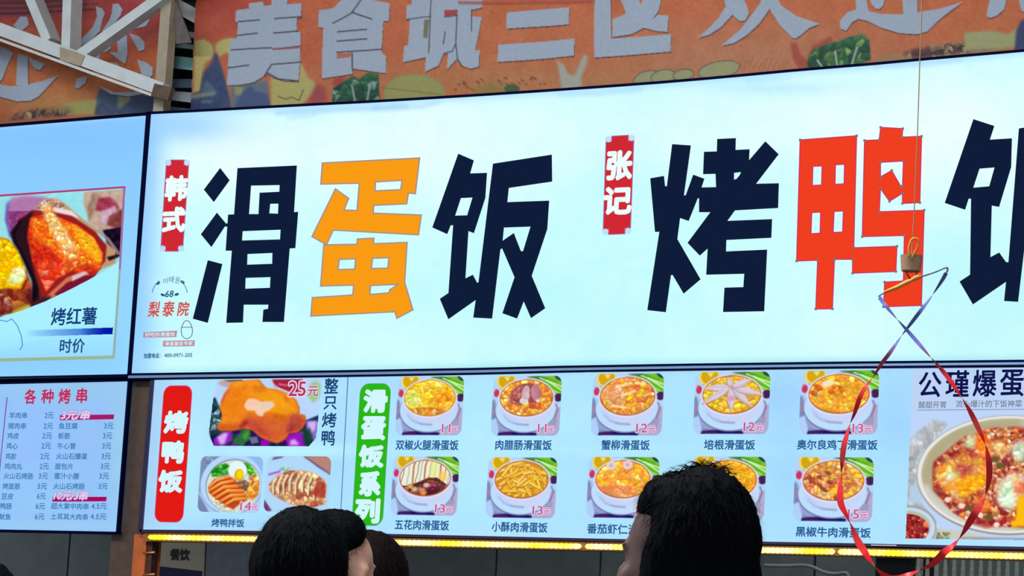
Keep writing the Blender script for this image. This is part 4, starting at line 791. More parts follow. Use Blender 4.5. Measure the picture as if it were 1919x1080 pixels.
print_px('dish_picture', cv, YM - 0.005, mm, [(1707, 772), (2080, 770), (2078, 1014), (1696.5, 1009.5)])
chars([('公', 1743, 721, 41, 46), ('瑾', 1794, 719, 42, 48), ('爆', 1845.5, 718.5, 43, 49), ('蛋', 1896.5, 718, 43, 49)], YM - 0.006, E((14, 22, 78)), mm, bold=0.02)
text('lettering', [('酸甜开胃', 1747, 759, 51, 13), ('流心爆汁的下饭神菜', 1853, 757, 124, 13.5)], YM - 0.006, E((110, 120, 140)), mm, bold=0.01, n=5)
plate('rule', [([(1719, 768.5), (2060, 765.5), (2060, 766.7), (1719, 769.7)], [])], YM - 0.006, 0.001, E((120, 140, 180)), mm)

# ================================================================== LED STRIP UNDER THE MENU
LED = [(276, 1007), (468, 1010.5), (740, 1017), (1160, 1025.8), (1430, 1031.5), (1566, 1034.3), (1919, 1043), (2085, 1046.5)]
def led_mat():
    m = bpy.data.materials.new('warm_led'); m.use_nodes = True; nt = m.node_tree; nt.nodes.clear()
    e = nt.nodes.new('ShaderNodeEmission'); o = nt.nodes.new('ShaderNodeOutputMaterial'); t = nt.nodes.new('ShaderNodeTexCoord'); n = nt.nodes.new('ShaderNodeTexNoise'); r = nt.nodes.new('ShaderNodeValToRGB')
    n.inputs['Scale'].default_value = 5; n.inputs['Detail'].default_value = 3; r.color_ramp.elements[0].position = .42; r.color_ramp.elements[1].position = .6
    r.color_ramp.elements[0].color = (1.0, 0.84, 0.03, 1); r.color_ramp.elements[1].color = (1.0, 0.9, 0.42, 1)
    nt.links.new(t.outputs['Object'], n.inputs[0]); nt.links.new(n.outputs[0], r.inputs[0]); nt.links.new(r.outputs[0], e.inputs[0]); e.inputs[1].default_value = 1.5; nt.links.new(e.outputs[0], o.inputs[0]); return m
ml_ = led_mat(); YE = 10.40
ls = root('led_strip', P(1000, 1030, YE), 'glowing yellow LED strip running under the long menu board', 'light strip')
plate('channel', [(band(LED, -8.5, 7.5, 268, 2085), [])], YE + 0.012, 0.06, D('bronze_channel', (150, 96, 30), .5, .2), ls)
for x0, x1 in ((278, 1089.5), (1097, 1564.5), (1571, 2084)):
    xs = np.arange(x0, x1, 1.9); ys = np.interp(xs, [p[0] for p in LED], [p[1] for p in LED]); pts = P(xs, ys, YE - 0.002)
    rad = [0.0112 * (1 + .10 * math.sin(i * 1.3)) for i in range(len(xs))]; rad[0] = rad[-1] = .004; rad[1] = rad[-2] = .008
    tube('light_tube', pts, rad, ml_, ls, n=8)
bp = P(282, 1007, YE - .004)

# ================================================================== BACK OF THE STALL
mpap = D('poster_paper', (196, 190, 176), .7, noise=.15, nscale=10); YP = YW - 0.02
po = root('notice_board', P(340, 1140, YP), 'cream notice board on the stall wall with dark lettering and a navy block', 'notice')
plate('board', [([(288, 1010), (384, 1008), (378, 1200), (280, 1200)], [])], YP, 0.015, D('cream_board', (222, 212, 186), .6, noise=.12, nscale=8), po)
text('lettering', [('餐饮', 337, 1040, 36, 21)], YP - .003, D('dark_ink', (30, 30, 34), .6), po, bold=.04)
plate('navy_block', [([(292, 1061), (379, 1071), (372, 1180), (286, 1180)], [])], YP - .002, 0.004, D('navy_ink', (22, 18, 84), .6), po)
po2 = root('notice_board', P(425, 1140, YP), 'grey paper notice between cream notice board and black-haired heads', 'notice')
plate('board', [([(388, 1008), (500, 1010), (496, 1200), (380, 1200)], [])], YP, 0.012, D('grey_board', (150, 160, 172), .6, noise=.25, nscale=14), po2)

hd = root('extractor_box', P(1680, 1200, 12.3), 'black metal box under the yellow light strip beside hanging ladles', 'box')
x0, x1 = float(P(1641, 1060, 12.2)[0]), float(P(1708, 1060, 12.2)[0]); zt_, zb_ = float(P(1675, 1043, 12.2)[2]), 1.55
boxw('body', (x0, 12.2, zb_), (x1, 12.5, zt_), D('black_metal', (26, 24, 30), .45, .3), hd)
boxw('lip', (x0 - .012, 12.19, zt_), (x1 + .012, 12.52, zt_ + .015), D('black_metal', (26, 24, 30), .45, .3), hd)
boxw('shelf', (x0 - .05, 12.1, zb_ - .03), (x1 + .05, 12.58, zb_), m_alu, hd)

# rail with hanging utensils on the right
steel = D('worn_steel', (206, 214, 208), .4, .1, noise=.45, nscale=45); YU = 12.15
rl = root('utensil_rail', P(1820, 1046, YU), 'steel rail hung with ladles below the menu board end', 'rail')
ra, rb = P(1712, 1040, YU), P(2060, 1046, YU); ra[2] += .01; rb[2] = ra[2]
tube('bar', [ra, rb], .008, steel, rl)
for x in (1712, 1885, 2060):
    q = P(x, 1040, YU); tube('bracket', [(q[0], YU, ra[2]), (q[0], YW + .01, ra[2])], .008, steel, rl)
r_ = random.Random(3); proto = None; n = 0
for i, x in enumerate(np.linspace(1722, 2040, 20)):
    q = P(x, 1042, YU); base = (q[0], YU, ra[2]); tilt = r_.uniform(-.015, .015); L = r_.uniform(.15, .20)
    if proto is None:
        proto = root('ladle', base, 'one of the worn steel ladles hanging side by side on the rail', 'ladle', 'ladles hanging on the rail')
        th = np.linspace(0, 1.6 * math.pi, 10)
        tube('hook', [(base[0], YU + .004 + math.cos(a + 2.2) * .014, base[2] - .004 + math.sin(a + 2.2) * .014) for a in th], .003, steel, proto, 6)
        V, Fc = [], []
        for k, (z, w) in enumerate(((0, .007), (-.05, .009), (-.12, .010), (-.2, .012))): V += [(base[0] - w, YU - .002, base[2] - .018 + z), (base[0] + w, YU - .002, base[2] - .018 + z), (base[0] + w, YU + .002, base[2] - .018 + z), (base[0] - w, YU + .002, base[2] - .018 + z)]
        for k in range(3):
            for c in range(4): Fc.append([k * 4 + c, k * 4 + (c + 1) % 4, k * 4 + 4 + (c + 1) % 4, k * 4 + 4 + c])
        Fc += [[0, 1, 2, 3], [12, 15, 14, 13]]; link('handle', V, Fc, steel, proto)
        V, Fc = [], []; nb = 10
        for a in range(5):
            ph = a / 4 * math.pi / 2
            for b in range(nb): t = b / nb * 2 * math.pi; V.append((base[0] + math.cos(t) * .020 * math.cos(ph) , YU - .02 + math.sin(t) * .020 * math.cos(ph), base[2] - .226 - math.sin(ph) * .028))
        for a in range(4):
            for b in range(nb): Fc.append([a * nb + b, a * nb + (b + 1) % nb, a * nb + nb + (b + 1) % nb, a * nb + nb + b])
        link('bowl', V, Fc, steel, proto, smooth=True); last = proto
    else:
        c = proto.copy(); COL.objects.link(c); c.location = base; c.rotation_euler = (0, tilt, r_.uniform(-.25, .25))
        for ch in proto.children: d_ = ch.copy(); COL.objects.link(d_); d_.parent = c
        if i == 19: last = c
# steel sheet leaning at the left end of the rail
sh = plate('steel_sheet', [([(1708, 1044), (1730, 1046), (1728, 1100), (1706, 1100)], [])], YU + .1, .004, steel)
tag(sh, 'narrow steel sheet standing between black metal box and hanging ladles', 'sheet')
# hose / rag on the wall
pth = smoothpath([W(x, y, 12) for x, y in ((1432, 1060), (1470, 1061), (1505, 1060), (1522, 1063), (1545, 1073), (1565, 1077), (1588, 1075), (1594, 1092))], 6)
pth = [P(x, y, 12.52) for x, y in ((1432, 1060), (1470, 1061), (1505, 1060), (1522, 1063), (1545, 1073), (1565, 1076), (1587, 1075), (1592, 1092))]
hs = tube('hose', smoothpath(pth, 6), 0.009, D('grey_hose', (150, 164, 164), .45), None, 8); tag(hs, 'grey hose drooping along the wall right of the long black hair', 'hose')

# ================================================================== BANNERS BEHIND
m_ban = D('printed_banner_cloth', (200, 100, 60), .75, attr=True, noise=.10, nscale=60, bump=.12)
LG = (170, 182, 198); SH = (70, 42, 44)
def banner_letters(cv, shapes, org, holes=()):
    ox, oy, s = org
    for p in shapes: cv.poly([(x + .9, y + 2.6) for x, y in tr(ox, oy, s, p)], SH, .9, soft=.5)
    for p in shapes: cv.poly([(x, y + .6) for x, y in tr(ox, oy, s, p)], (206, 190, 190), .9)
    for p in shapes: cv.poly(tr(ox, oy, s, p), LG)
def slits(cv, L, org, w=2.3, col=(64, 54, 66)):
    ox, oy, s = org
    for p in L: cv.seg(tr(ox, oy, s, p), w, col, .95)
cv = CV(352, -90, 2110, 250, 0.62, (206, 108, 66))
def gs(cx, cy, rx, ry, col, al): cv.put(np.exp(-((cv.X - cx) / rx) ** 2 - ((cv.Y - cy) / ry) ** 2), col, al)
gs(420, 10, 130, 100, (186, 70, 56), .9); gs(620, 90, 160, 60, (196, 90, 66), .6); gs(1100, 70, 500, 70, (204, 116, 74), .7); gs(1000, 150, 500, 34, (186, 126, 80), .8); gs(1500, 90, 250, 60, (192, 124, 90), .7); gs(1350, 120, 200, 50, (190, 130, 96), .7); gs(1850, 80, 150, 60, (200, 112, 66), .6)
cv.noise(26, .035, seed=21); cv.noise(5, .03, seed=22)
# clouds, crags, cabbage, melon, bird
for p in ([(362, 200), (366, 76), (385, 73), (399, 84), (402, 100), (396, 112), (386, 118), (380, 140), (376, 172), (362, 176)], [(402, 86), (410, 76), (424, 71), (440, 70), (440, 108), (424, 100), (412, 108), (404, 98)]): cv.poly(p, (196, 182, 112), soft=1); cv.seg(p + [p[0]], 1.2, (120, 104, 70), .6)
cv.poly([(405, 98), (414, 120), (424, 150), (432, 180), (436, 210), (352, 210), (356, 178), (376, 172), (382, 138), (396, 118)], (58, 72, 112), soft=1); cv.noise(8, .06, cv.m_poly([(405, 98), (436, 210), (352, 210), (380, 140)]), 5)
cv.poly([(386, 150), (400, 160), (408, 175), (378, 176)], (86, 118, 140), .8, soft=2); cv.poly([(356, 178), (408, 172), (404, 180), (356, 186)], (150, 150, 130), .9, soft=1); cv.poly([(380, 188), (400, 188), (398, 194), (378, 194)], (100, 136, 140), .9, soft=1)
cv.poly([(434, 160), (500, 150), (506, 200), (436, 206)], (104, 116, 130), soft=2); cv.poly([(450, 178), (470, 160), (480, 172), (500, 176), (508, 200), (440, 206)], (70, 86, 130), .9, soft=2); cv.poly([(440, 160), (458, 164), (452, 180), (442, 178)], (160, 156, 110), .9, soft=2)
cv.poly([(506, 142), (530, 148), (560, 150), (556, 118), (566, 122), (576, 145), (592, 156), (584, 178), (560, 200), (508, 200)], (186, 176, 104), soft=1); cv.seg([(520, 180), (534, 186), (546, 182), (560, 188), (568, 168)], 2, (80, 64, 60), .8)
cv.poly([(592, 156), (606, 160), (612, 185), (600, 196), (572, 196)], (160, 66, 76), .8, soft=3); cv.poly([(624, 148), (645, 142), (640, 160), (622, 160)], (186, 62, 56), soft=2)
cv.poly([(622, 165), (646, 150), (660, 142), (672, 148), (690, 136), (710, 140), (712, 190), (620, 200)], (40, 92, 64), soft=2); cv.chunks(cv.m_poly([(622, 165), (646, 150), (672, 148), (690, 136), (710, 140), (712, 190), (620, 200)]), 40, [(36, 88, 60), (50, 110, 70), (30, 70, 56), (120, 150, 130)], (26, 60, 50), 6)
for p in ([(658, 160), (664, 190)], [(694, 158), (688, 188)]): cv.seg(p, 4, (150, 170, 160), .9)
cv.ell(778, 176, 58, 36, (150, 148, 96)); cv.ell(778, 174, 54, 32, (160, 156, 92)); cv.seg([(718, 165), (780, 172), (830, 178)], 2, (120, 110, 70), .7)
for k in range(26): x = 855 + k * 6.5; cv.ell(x + r_.uniform(-4, 4), 166 + r_.uniform(-12, 8) - (k * .6), r_.uniform(2, 5), r_.uniform(1, 2.5), (90, 58, 40), .6, .6, soft=2)
cv.ell(930, 172, 40, 14, (150, 128, 66), .1, .8, soft=8); cv.ell(958, 166, 14, 8, (46, 90, 50), 0, .8, soft=3)
cv.poly([(1042, 112), (1056, 120), (1064, 138), (1076, 142), (1084, 124), (1096, 100), (1102, 106), (1098, 124), (1088, 144), (1090, 162), (1052, 170), (1048, 140)], (176, 174, 160), soft=1)
for x, y, rx, ry in ((1215, 146, 26, 14), (1245, 142, 22, 12), (1282, 138, 18, 9), (1348, 128, 38, 15)): cv.ell(x, y + 3, rx + 2, ry + 2, (110, 100, 80), -.2); cv.ell(x, y + 3, rx, ry, (162, 160, 116), -.2)
for k in range(10): x = 1385 + k * 9; cv.seg([(x, 128), (x + 8, 112 + r_.uniform(-6, 6))], 2.5, (170, 100, 66), .6)
cv.poly([(1480, 80), (1492, 78), (1498, 100), (1510, 112), (1520, 86), (1556, 66), (1560, 76), (1524, 104), (1512, 128), (1494, 128), (1484, 108)], (170, 70, 60), .8, soft=2)
pc = [(1511, 116), (1520, 94), (1552, 80), (1570, 78), (1590, 70), (1620, 64), (1630, 78), (1632, 112), (1600, 124), (1512, 130)]; cv.poly(pc, (44, 104, 64), soft=1); cv.chunks(cv.m_poly(pc), 46, [(40, 96, 60), (60, 120, 70), (36, 80, 56), (110, 140, 80)], (30, 70, 50), 7)
for p in ([(1564, 96), (1568, 122)], [(1606, 90), (1596, 122)], [(1530, 112), (1540, 126)]): cv.seg(p, 4, (170, 186, 170), .9)
cv.poly([(1640, 106), (1720, 96), (1800, 78), (1880, 70), (1880, 100), (1640, 124)], (160, 134, 96), .8, soft=3); cv.chunks(cv.m_poly([(1690, 100), (1740, 86), (1840, 80), (1860, 92), (1720, 112)], 3), 60, [(60, 50, 46), (150, 120, 90), (170, 140, 110), (90, 50, 60)], (80, 60, 50), 8)
cv.poly([(1808, 62), (1860, 58), (1888, 64), (1908, 50), (1912, 88), (1810, 96)], (168, 166, 116), soft=1); cv.poly([(1900, 96), (1904, 56), (1914, 36), (1930, 40), (1960, 90)], (56, 66, 104), soft=1)
o1 = (400, 0, 4.0)
banner_letters(cv, [[(165,75),(262,60),(258,22),(366,8),(372,42),(432,36),(432,-60),(552,-60),(548,30),(655,22),(648,125),(618,130),(612,235),(645,238),(642,340),(640,470),(632,605),(520,600),(440,575),(400,550),(300,615),(200,638),(108,640),(120,500),(112,495),(128,300),(175,285),(180,165),(160,160)]], o1)
slits(cv, [[(180,160),(340,148)], [(455,138),(648,122)], [(178,266),(328,248)], [(448,246),(620,229)], [(135,376),(430,356)], [(440,366),(640,342)], [(118,512),(268,490)], [(380,562),(400,530),(430,480),(648,462)], [(400,545),(480,590),(632,605)]], o1)
cv.seg(tr(400, 0, 4.0, [(450, 366), (630, 350)]), 3.5, (166, 84, 70))
banner_letters(cv, [[(785,75),(895,62),(985,-20),(1110,-60),(1180,0),(1325,25),(1318,155),(1275,160),(1262,375),(1268,400),(1300,425),(1298,550),(1040,510),(1035,550),(810,585),(820,205),(780,200)]], o1)
slits(cv, [[(932,240),(1150,222)], [(928,310),(1150,292)], [(925,392),(1045,384),(1265,370)], [(1038,400),(1036,520)], [(1115,0),(1080,50),(1045,92),(1085,110),(1190,145)], [(1050,96),(985,132),(895,174)]], o1)
cv.poly(tr(400, 0, 4.0, [(925,400),(1030,395),(1028,425),(922,440)]), (190, 110, 84))
o3 = (800, 0, 4.0)
banner_letters(cv, [[(-148,40),(-110,35),(-110,-60),(410,-60),(408,50),(330,70),(325,120),(405,125),(360,380),(395,375),(390,500),(330,515),(260,490),(225,440),(152,522),(160,400),(125,402),(90,490),(-10,540),(0,430),(-170,470),(-160,350),(-130,340),(-120,150),(-150,150)]], o3)
slits(cv, [[(35,0),(30,200),(20,400)], [(225,110),(215,330),(190,385),(130,400)], [(215,330),(230,440),(262,492)], [(-150,150),(-10,130),(35,130)], [(135,130),(225,115)], [(140,240),(125,330)], [(330,70),(330,230)]], o3, 1.8)
cv.poly(tr(800, 0, 4.0, [(135,78),(230,72),(228,112),(135,124)]), (176, 70, 66)); cv.poly(tr(800, 0, 4.0, [(-12,150),(25,150),(12,290),(-20,285)]), (130, 120, 96))
banner_letters(cv, [[(597,92),(1063,52),(1058,178),(590,212)], [(535,335),(1105,288),(1100,415),(530,462)], [(560,-150),(1090,-190),(1086,-60),(556,-20)]], o3)
banner_letters(cv, [[(1265,-200),(1388,-200),(1385,292),(1838,260),(1832,390),(1255,430)], [(1400,150),(1480,115),(1500,100),(1440,-60),(1570,-60),(1610,40),(1640,-60),(1770,-60),(1740,80),(1660,190),(1540,255),(1395,278)], [(1730,115),(1815,118),(1808,240),(1730,235),(1625,208)]], o3)
o4 = (1200, 0, 5.33)
banner_letters(cv, [[(830,-60),(1000,-60),(1060,60),(1075,130),(1040,195),(990,205),(950,180),(915,140),(800,270),(690,345),(585,378),(680,290),(780,180),(850,60)], [(1215,-60),(1340,-60),(1400,50),(1560,160),(1780,235),(1680,275),(1590,350),(1545,380),(1510,370),(1400,260),(1300,110),(1285,80),(1180,230),(1050,350),(930,425),(810,452),(860,410),(1000,280),(1120,120),(1190,20)]], o4)
o5 = (1500, 0, 4.576)
banner_letters(cv, [[(470,-60),(555,-60),(590,100),(700,125),(890,128),(885,-60),(1005,-60),(1010,110),(1200,75),(1395,15),(1290,90),(1180,180),(1090,270),(1000,295),(850,285),(700,240),(580,180),(500,160),(440,190),(390,262),(340,240),(335,180),(400,105),(480,80)], [(605,-30),(740,-30),(715,50),(685,82),(650,75),(610,30)], [(1640,-60),(1780,-60),(1745,80),(1690,130),(1630,155),(1600,140),(1605,90)], [(1860,-60),(2040,-60),(2040,110),(1960,140),(1890,80)]], o5)
cv.seg([(860, 4), (960, 3), (1110, 2)], 4, (186, 80, 70), .8); cv.seg([(860, 7.5), (1110, 5.5)], 1.2, (120, 50, 46), .8)
bn = root('banner', P(1200, 240, YB), 'wide orange printed cloth banner with large grey characters above the white sign', 'banner')
def banner_mesh(name, cv, parent, keep):
    V = P(cv.X.ravel(), cv.Y.ravel(), YB); V[:, 1] += 0.008 * np.sin(V[:, 0] * 5.0 + V[:, 2] * 3) + 0.004 * np.sin(V[:, 0] * 13 - V[:, 2] * 9)
    k = cv.m_poly(keep)[:-1, :-1] > .5; f = grid_faces(cv.h, cv.w, k); V, f, C = compact(V, f, lin(np.clip(cv.a, 0, 1)).reshape(-1, 3))
    return link(name, V, f, m_ban, parent, cols=C, smooth=True)
banner_mesh('cloth', cv, bn, [(373, -88), (2108, -88), (2108, 248), (354, 248)])
a, b = P(375, -88, YB), P(2108, -88, YB); tube('top_pole', [(a[0], YB, a[2]), (b[0], YB, a[2])], .02, D('galvanised_pipe', (130, 134, 140), .5, .6), bn)

cv = CV(-190, -90, 330, 260, 0.7, (196, 96, 60))
gs(60, 20, 160, 40, (160, 58, 60), .8); gs(250, 30, 60, 50, (160, 46, 66), .8); gs(100, 150, 200, 50, (208, 120, 66), .8); gs(90, 190, 120, 24, (186, 140, 84), .7); gs(30, 100, 60, 40, (200, 110, 60), .5)
cv.noise(22, .04, seed=31); cv.noise(5, .03, seed=32)
cv.poly([(-190, -90), (170, -90), (160, 20), (60, 28), (-190, 40)], (110, 50, 54), .8, soft=3)
for k, (y, c) in enumerate(((4, (70, 40, 40)), (9, (150, 70, 100)), (14, (80, 50, 50)), (19, (140, 80, 80)), (24, (60, 34, 40)), (28, (150, 60, 100)))): cv.seg([(-190, y + 8), (60, y), (180, y - 8)], 2.4, c, .8)
cv.seg([(100, 20), (160, 2), (240, -16)], 2, (180, 50, 90), .9)
cv.poly([(184, 165), (196, 170), (230, 176), (250, 178), (252, 214), (172, 216), (176, 190)], (66, 84, 112), soft=2); cv.noise(7, .08, cv.m_poly([(184, 165), (252, 178), (252, 216), (172, 216)]), 33); cv.poly([(218, 176), (248, 176), (246, 186), (220, 204)], (140, 140, 106), .9, soft=2); cv.poly([(244, 178), (330, 180), (330, 216), (240, 216)], (62, 76, 112), soft=2)
cv.poly([(120, 195), (160, 186), (180, 186), (174, 214), (100, 216)], (168, 160, 92), soft=2); cv.poly([(-190, 230), (0, 226), (60, 206), (130, 200), (140, 214), (-190, 250)], (130, 110, 70), .8, soft=4); cv.chunks(cv.m_poly([(30, 214), (60, 206), (125, 206), (135, 216), (20, 226)], 2), 40, [(70, 50, 46), (150, 120, 90), (130, 90, 70)], (60, 44, 44), 34)
o0 = (0, 0, 4.0)
banner_letters(cv, [[(100,190),(150,122),(200,125),(215,185),(170,225),(130,215)], [(-60,330),(10,350),(70,375),(105,400),(60,500),(30,590),(0,625),(-60,640)], [(140,405),(215,425),(215,640),(130,640)], [(215,430),(330,480),(300,525),(265,515),(240,480)], [(-300,700),(0,635),(80,650),(200,640),(330,600),(430,562),(370,630),(290,720),(230,755),(130,760),(0,725),(-100,700),(-250,780)],
   [(712,45),(760,60),(783,100),(765,140),(745,230),(660,310),(575,350),(600,290),(690,200),(722,120)], [(845,30),(890,28),(922,70),(905,120),(840,190),(780,240),(760,235),(820,150),(838,100)], [(870,165),(960,130),(1060,120),(1100,110),(1122,150),(1095,195),(1000,215),(1010,180),(900,200)], [(880,250),(952,230),(950,400),(930,475),(890,450),(820,392),(880,390)], [(970,250),(1040,270),(1085,320),(1080,370),(1040,382),(1000,310)], [(770,340),(830,290),(830,360),(780,392)],
   [(560,650),(572,590),(650,570),(638,620),(580,665)], [(655,400),(728,380),(725,440),(680,440)], [(820,462),(870,470),(930,540),(960,600),(860,560)], [(1025,445),(1100,470),(1150,510),(1150,560),(1100,605),(1065,570)], [(730,640),(850,690),(1000,690),(1060,650),(1080,700),(960,720),(820,700)], [(700, 340), (745, 330), (740, 560), (700, 560)]], o0)
bn2 = root('banner', P(150, 240, YB), 'orange printed cloth banner hanging behind the pale roof truss', 'banner')
banner_mesh('cloth', cv, bn2, [(-188, -88), (322, -88), (312, 258), (-188, 258)])
a, b = P(-188, -88, YB), P(320, -88, YB); tube('top_pole', [(a[0], YB, a[2]), (b[0], YB, a[2])], .02, D('galvanised_pipe', (130, 134, 140), .5, .6), bn2)

# slatted louvre in the gap between the banners
lv = root('louvre', P(345, 210, 11.1), 'dark grey-green louvre panel seen in the gap between both banners', 'louvre')
xl, xr = float(P(250, 100, 11.1)[0]), float(P(440, 100, 11.1)[0])
boxw('backing', (xl, 11.22, 3.3), (xr, 11.26, 5.2), D('black_backing', (34, 44, 50), .8), lv)
for yp, h, c, ln in ((-22, 20, (110, 150, 146), .1), (22, 26, (150, 190, 182), .16), (62, 14, (84, 96, 100), .05), (84, 12, (70, 84, 88), .05), (116, 26, (70, 104, 102), .05), (153, 20, (34, 48, 60), .02), (178, 22, (96, 104, 112), .05), (206, 16, (50, 56, 70), .05)):
    a, b = P(345, yp - h / 2, 11.1), P(345, yp + h / 2, 11.1)
    V = [(xl, 11.16, a[2] + ln), (xr, 11.16, a[2] - ln), (xr, 11.18, a[2] - ln), (xl, 11.18, a[2] + ln), (xl, 11.10, b[2] + ln), (xr, 11.10, b[2] - ln), (xr, 11.12, b[2] - ln), (xl, 11.12, b[2] + ln)]
    link('slat', V, [[0, 3, 2, 1], [4, 5, 6, 7], [0, 1, 5, 4], [1, 2, 6, 5], [2, 3, 7, 6], [3, 0, 4, 7]], D('louvre_slat', tuple(min(235, int(v * 1.8 + 40)) for v in c), .6), lv)

# ================================================================== ROOF TRUSS
m_tr = D('white_painted_steel', (205, 214, 214), .45, noise=.15, nscale=12, bump=.05); m_trb = D('beige_dusty_steel', (176, 162, 138), .65, noise=.25, nscale=18, bump=.1)
ts = root('roof_truss', P(150, 180, YT), 'pale painted steel roof truss with diagonal struts at the upper left', 'truss')
def bar(name, p0, p1, wpx, Y, depth, mat, parent, ext=0):
    a, b = P(*p0, Y), P(*p1, Y); mx = sc_at((p0[0] + p1[0]) / 2, (p0[1] + p1[1]) / 2, Y)[1] * wpx / 2
    t = (b - a) / np.linalg.norm(b - a); n = np.array([-t[2], 0, t[0]]) * mx; a = a - t * ext; b = b + t * ext; dd = np.array([0, depth, 0])
    V = [a - n, b - n, b + n, a + n, a - n + dd, b - n + dd, b + n + dd, a + n + dd]
    return link(name, V, [[0, 1, 2, 3], [7, 6, 5, 4], [0, 4, 5, 1], [1, 5, 6, 2], [2, 6, 7, 3], [3, 7, 4, 0]], mat, parent)
bar('bottom_chord', (-180, -12), (303, 167), 23, YT - .03, .05, m_tr, ts)
bar('chord_flange', (-180, 9), (284, 178), 5, YT - .05, .16, m_tr, ts)
bar('strut', (127.5, -60), (122.5, 94), 19.5, YT, .09, m_tr, ts)
bar('strut', (31, -60), (88, 76), 18, YT + .01, .09, m_tr, ts)
bar('strut', (345, -40), (146, 103), 19, YT, .07, m_tr, ts)
plate('gusset', [([(112, 88), (140, 96), (158, 104), (150, 124), (112, 112)], [])], YT - .037, .006, m_trb, ts)
bar('weld_patch', (286, 168), (318, 176), 24, YT - .06, .03, D('rusty_plate', (104, 86, 66), .8, noise=.4, nscale=30), ts)
cl_ = root('steel_post', P(308, 300, YT), 'dusty beige steel post where the pale truss ends', 'post')
zc0 = float(P(308, 205, YT)[2]); zc1 = 6.0; xc = float(P(304, 100, YT + .05)[0]); hw = .030
boxw('shaft', (xc - hw, YT + .05, zc0 - 3.6), (xc + hw, YT + .11, zc1 - .001), m_trb, cl_)
boxw('base_plate', (xc - .1, YT - .01, .0), (xc + .1, YT + .19, .02), m_trb, cl_); 
boxw('lower_shaft', (xc - hw, YT + .05, .02), (xc + hw, YT + .11, zc0 - 3.6), m_trb, cl_)
plate('bracket', [([(330, 0), (340, 30), (352, 60), (358, 80), (330, 82), (326, 40)], [])], YT + .08, .01, D('grey_brown_plate', (110, 100, 96), .8, noise=.3, nscale=30), cl_)
cr = W(312, 194, 10.5)

# ================================================================== HANGING RIBBON CHASER (string, wood disc, rod, twisted ribbon)
DP = 5.5; px5 = DP / F
hr = root('ribbon_spinner', W(1708, 520, DP), 'hanging wooden disc with a thin rod and a long twisted red ribbon loop', 'spinner')
wood = D('pale_wood', (176, 138, 100), .6, noise=.25, nscale=60); warm = D('cane_lamp_glow', (246, 160, 62), .5, noise=.15, nscale=40); grey = D('grey_wire', (120, 128, 150), .4, .3)  # orange of a warm lamp painted into the brown cane colour
cord = D('waxed_cord', (176, 150, 110), .7)
tube('string', smoothpath([W(x, y, DP) for x, y in ((1731, -420), (1729, -100), (1727.5, 0), (1726, 60), (1723.5, 120), (1720, 230), (1716, 330), (1713, 400), (1710, 450), (1708, 482))], 5), .0011, cord, hr, 6)
V, Fc = [], []; c0 = W(1707.5, 494, DP); nseg = 20
for z, r in ((14.5, 18.5), (15, 20.5), (-14, 18.0), (-15, 17)):
    for k in range(nseg): a = 2 * math.pi * k / nseg; V.append((c0[0] + math.cos(a) * r * px5, c0[1] + math.sin(a) * r * px5, c0[2] + z * px5))
for j in range(3):
    for k in range(nseg): Fc.append([j * nseg + k, (j + 1) * nseg + k, (j + 1) * nseg + (k + 1) % nseg, j * nseg + (k + 1) % nseg])
Fc += [list(range(nseg)), [3 * nseg + k for k in range(nseg)][::-1]]; link('wood_disc', V, Fc, wood, hr)
tube('loop', smoothpath([W(x, y, DP - .02) for x, y in ((1704, 481), (1703, 465), (1708, 450), (1716, 447), (1721, 452), (1719, 464), (1713, 475), (1709, 483))], 5), .0022, warm, hr, 6)
tube('yoke', smoothpath([W(x, y, DP - .01) for x, y in ((1698, 509), (1703, 519), (1709, 525), (1715, 519), (1719, 508))], 5), .0015, D('dark_cord', (90, 50, 40), .6), hr, 6)
tube('rod_wrap', [W(x, y, DP - .02) for x, y in ((1657, 548), (1680, 539), (1702, 528), (1707, 526), (1716, 521), (1727, 517))], [.0028, .0042, .0046, .003, .0055, .004], warm, hr, 8)
tube('rod', smoothpath([W(x, y, DP - .02) for x, y in ((1646, 556), (1657, 549), (1707, 526), (1750, 511), (1772, 502), (1776, 505), (1773, 513))], 4), .0018, grey, hr, 6)
rp = [(1773, 512), (1766, 525), (1745, 557), (1722, 587), (1700, 616), (1688, 632), (1668, 661), (1652, 682), (1641, 700), (1629, 716), (1619, 730), (1610.5, 748), (1601, 776), (1593, 795), (1588, 812), (1582, 834), (1578.5, 860), (1576, 894), (1574, 925), (1576, 945), (1584, 962), (1596, 988), (1606, 1012), (1618, 1031), (1631, 1052), (1646, 1070), (1664, 1083), (1682, 1086), (1700, 1080), (1723, 1070), (1746, 1059), (1760, 1046), (1770, 1035), (1786, 1023), (1803, 1003), (1817, 979), (1828, 962), (1841, 943), (1849, 920), (1854, 893), (1853, 865), (1846, 832), (1832, 800), (1816, 768), (1799, 741), (1781, 714), (1762, 690), (1744, 670), (1725, 648), (1704, 624), (1685, 603), (1666, 581), (1652, 563), (1647, 556)]
sp = smoothpath(rp, 8); _s = np.concatenate([[0], np.cumsum(np.hypot(*np.diff(sp, axis=0).T))]); _t = np.arange(0, _s[-1], 3.0); sp = np.stack([np.interp(_t, _s, sp[:, 0]), np.interp(_t, _s, sp[:, 1])], 1)
for _ in range(2): sp[1:-1] = (sp[:-2] + 2 * sp[1:-1] + sp[2:]) / 4
dpt = DP + .12 * np.sin(np.linspace(0, 2 * math.pi, len(sp)))
pts = W(sp[:, 0], sp[:, 1], 1.0); pts = CAM + (pts - CAM) * dpt[:, None]
seg = np.hypot(*np.diff(sp, axis=0).T); sl_ = np.concatenate([[0], np.cumsum(seg)]); tot = sl_[-1]
V, C = [], []; tw = sl_ / 96 * math.pi
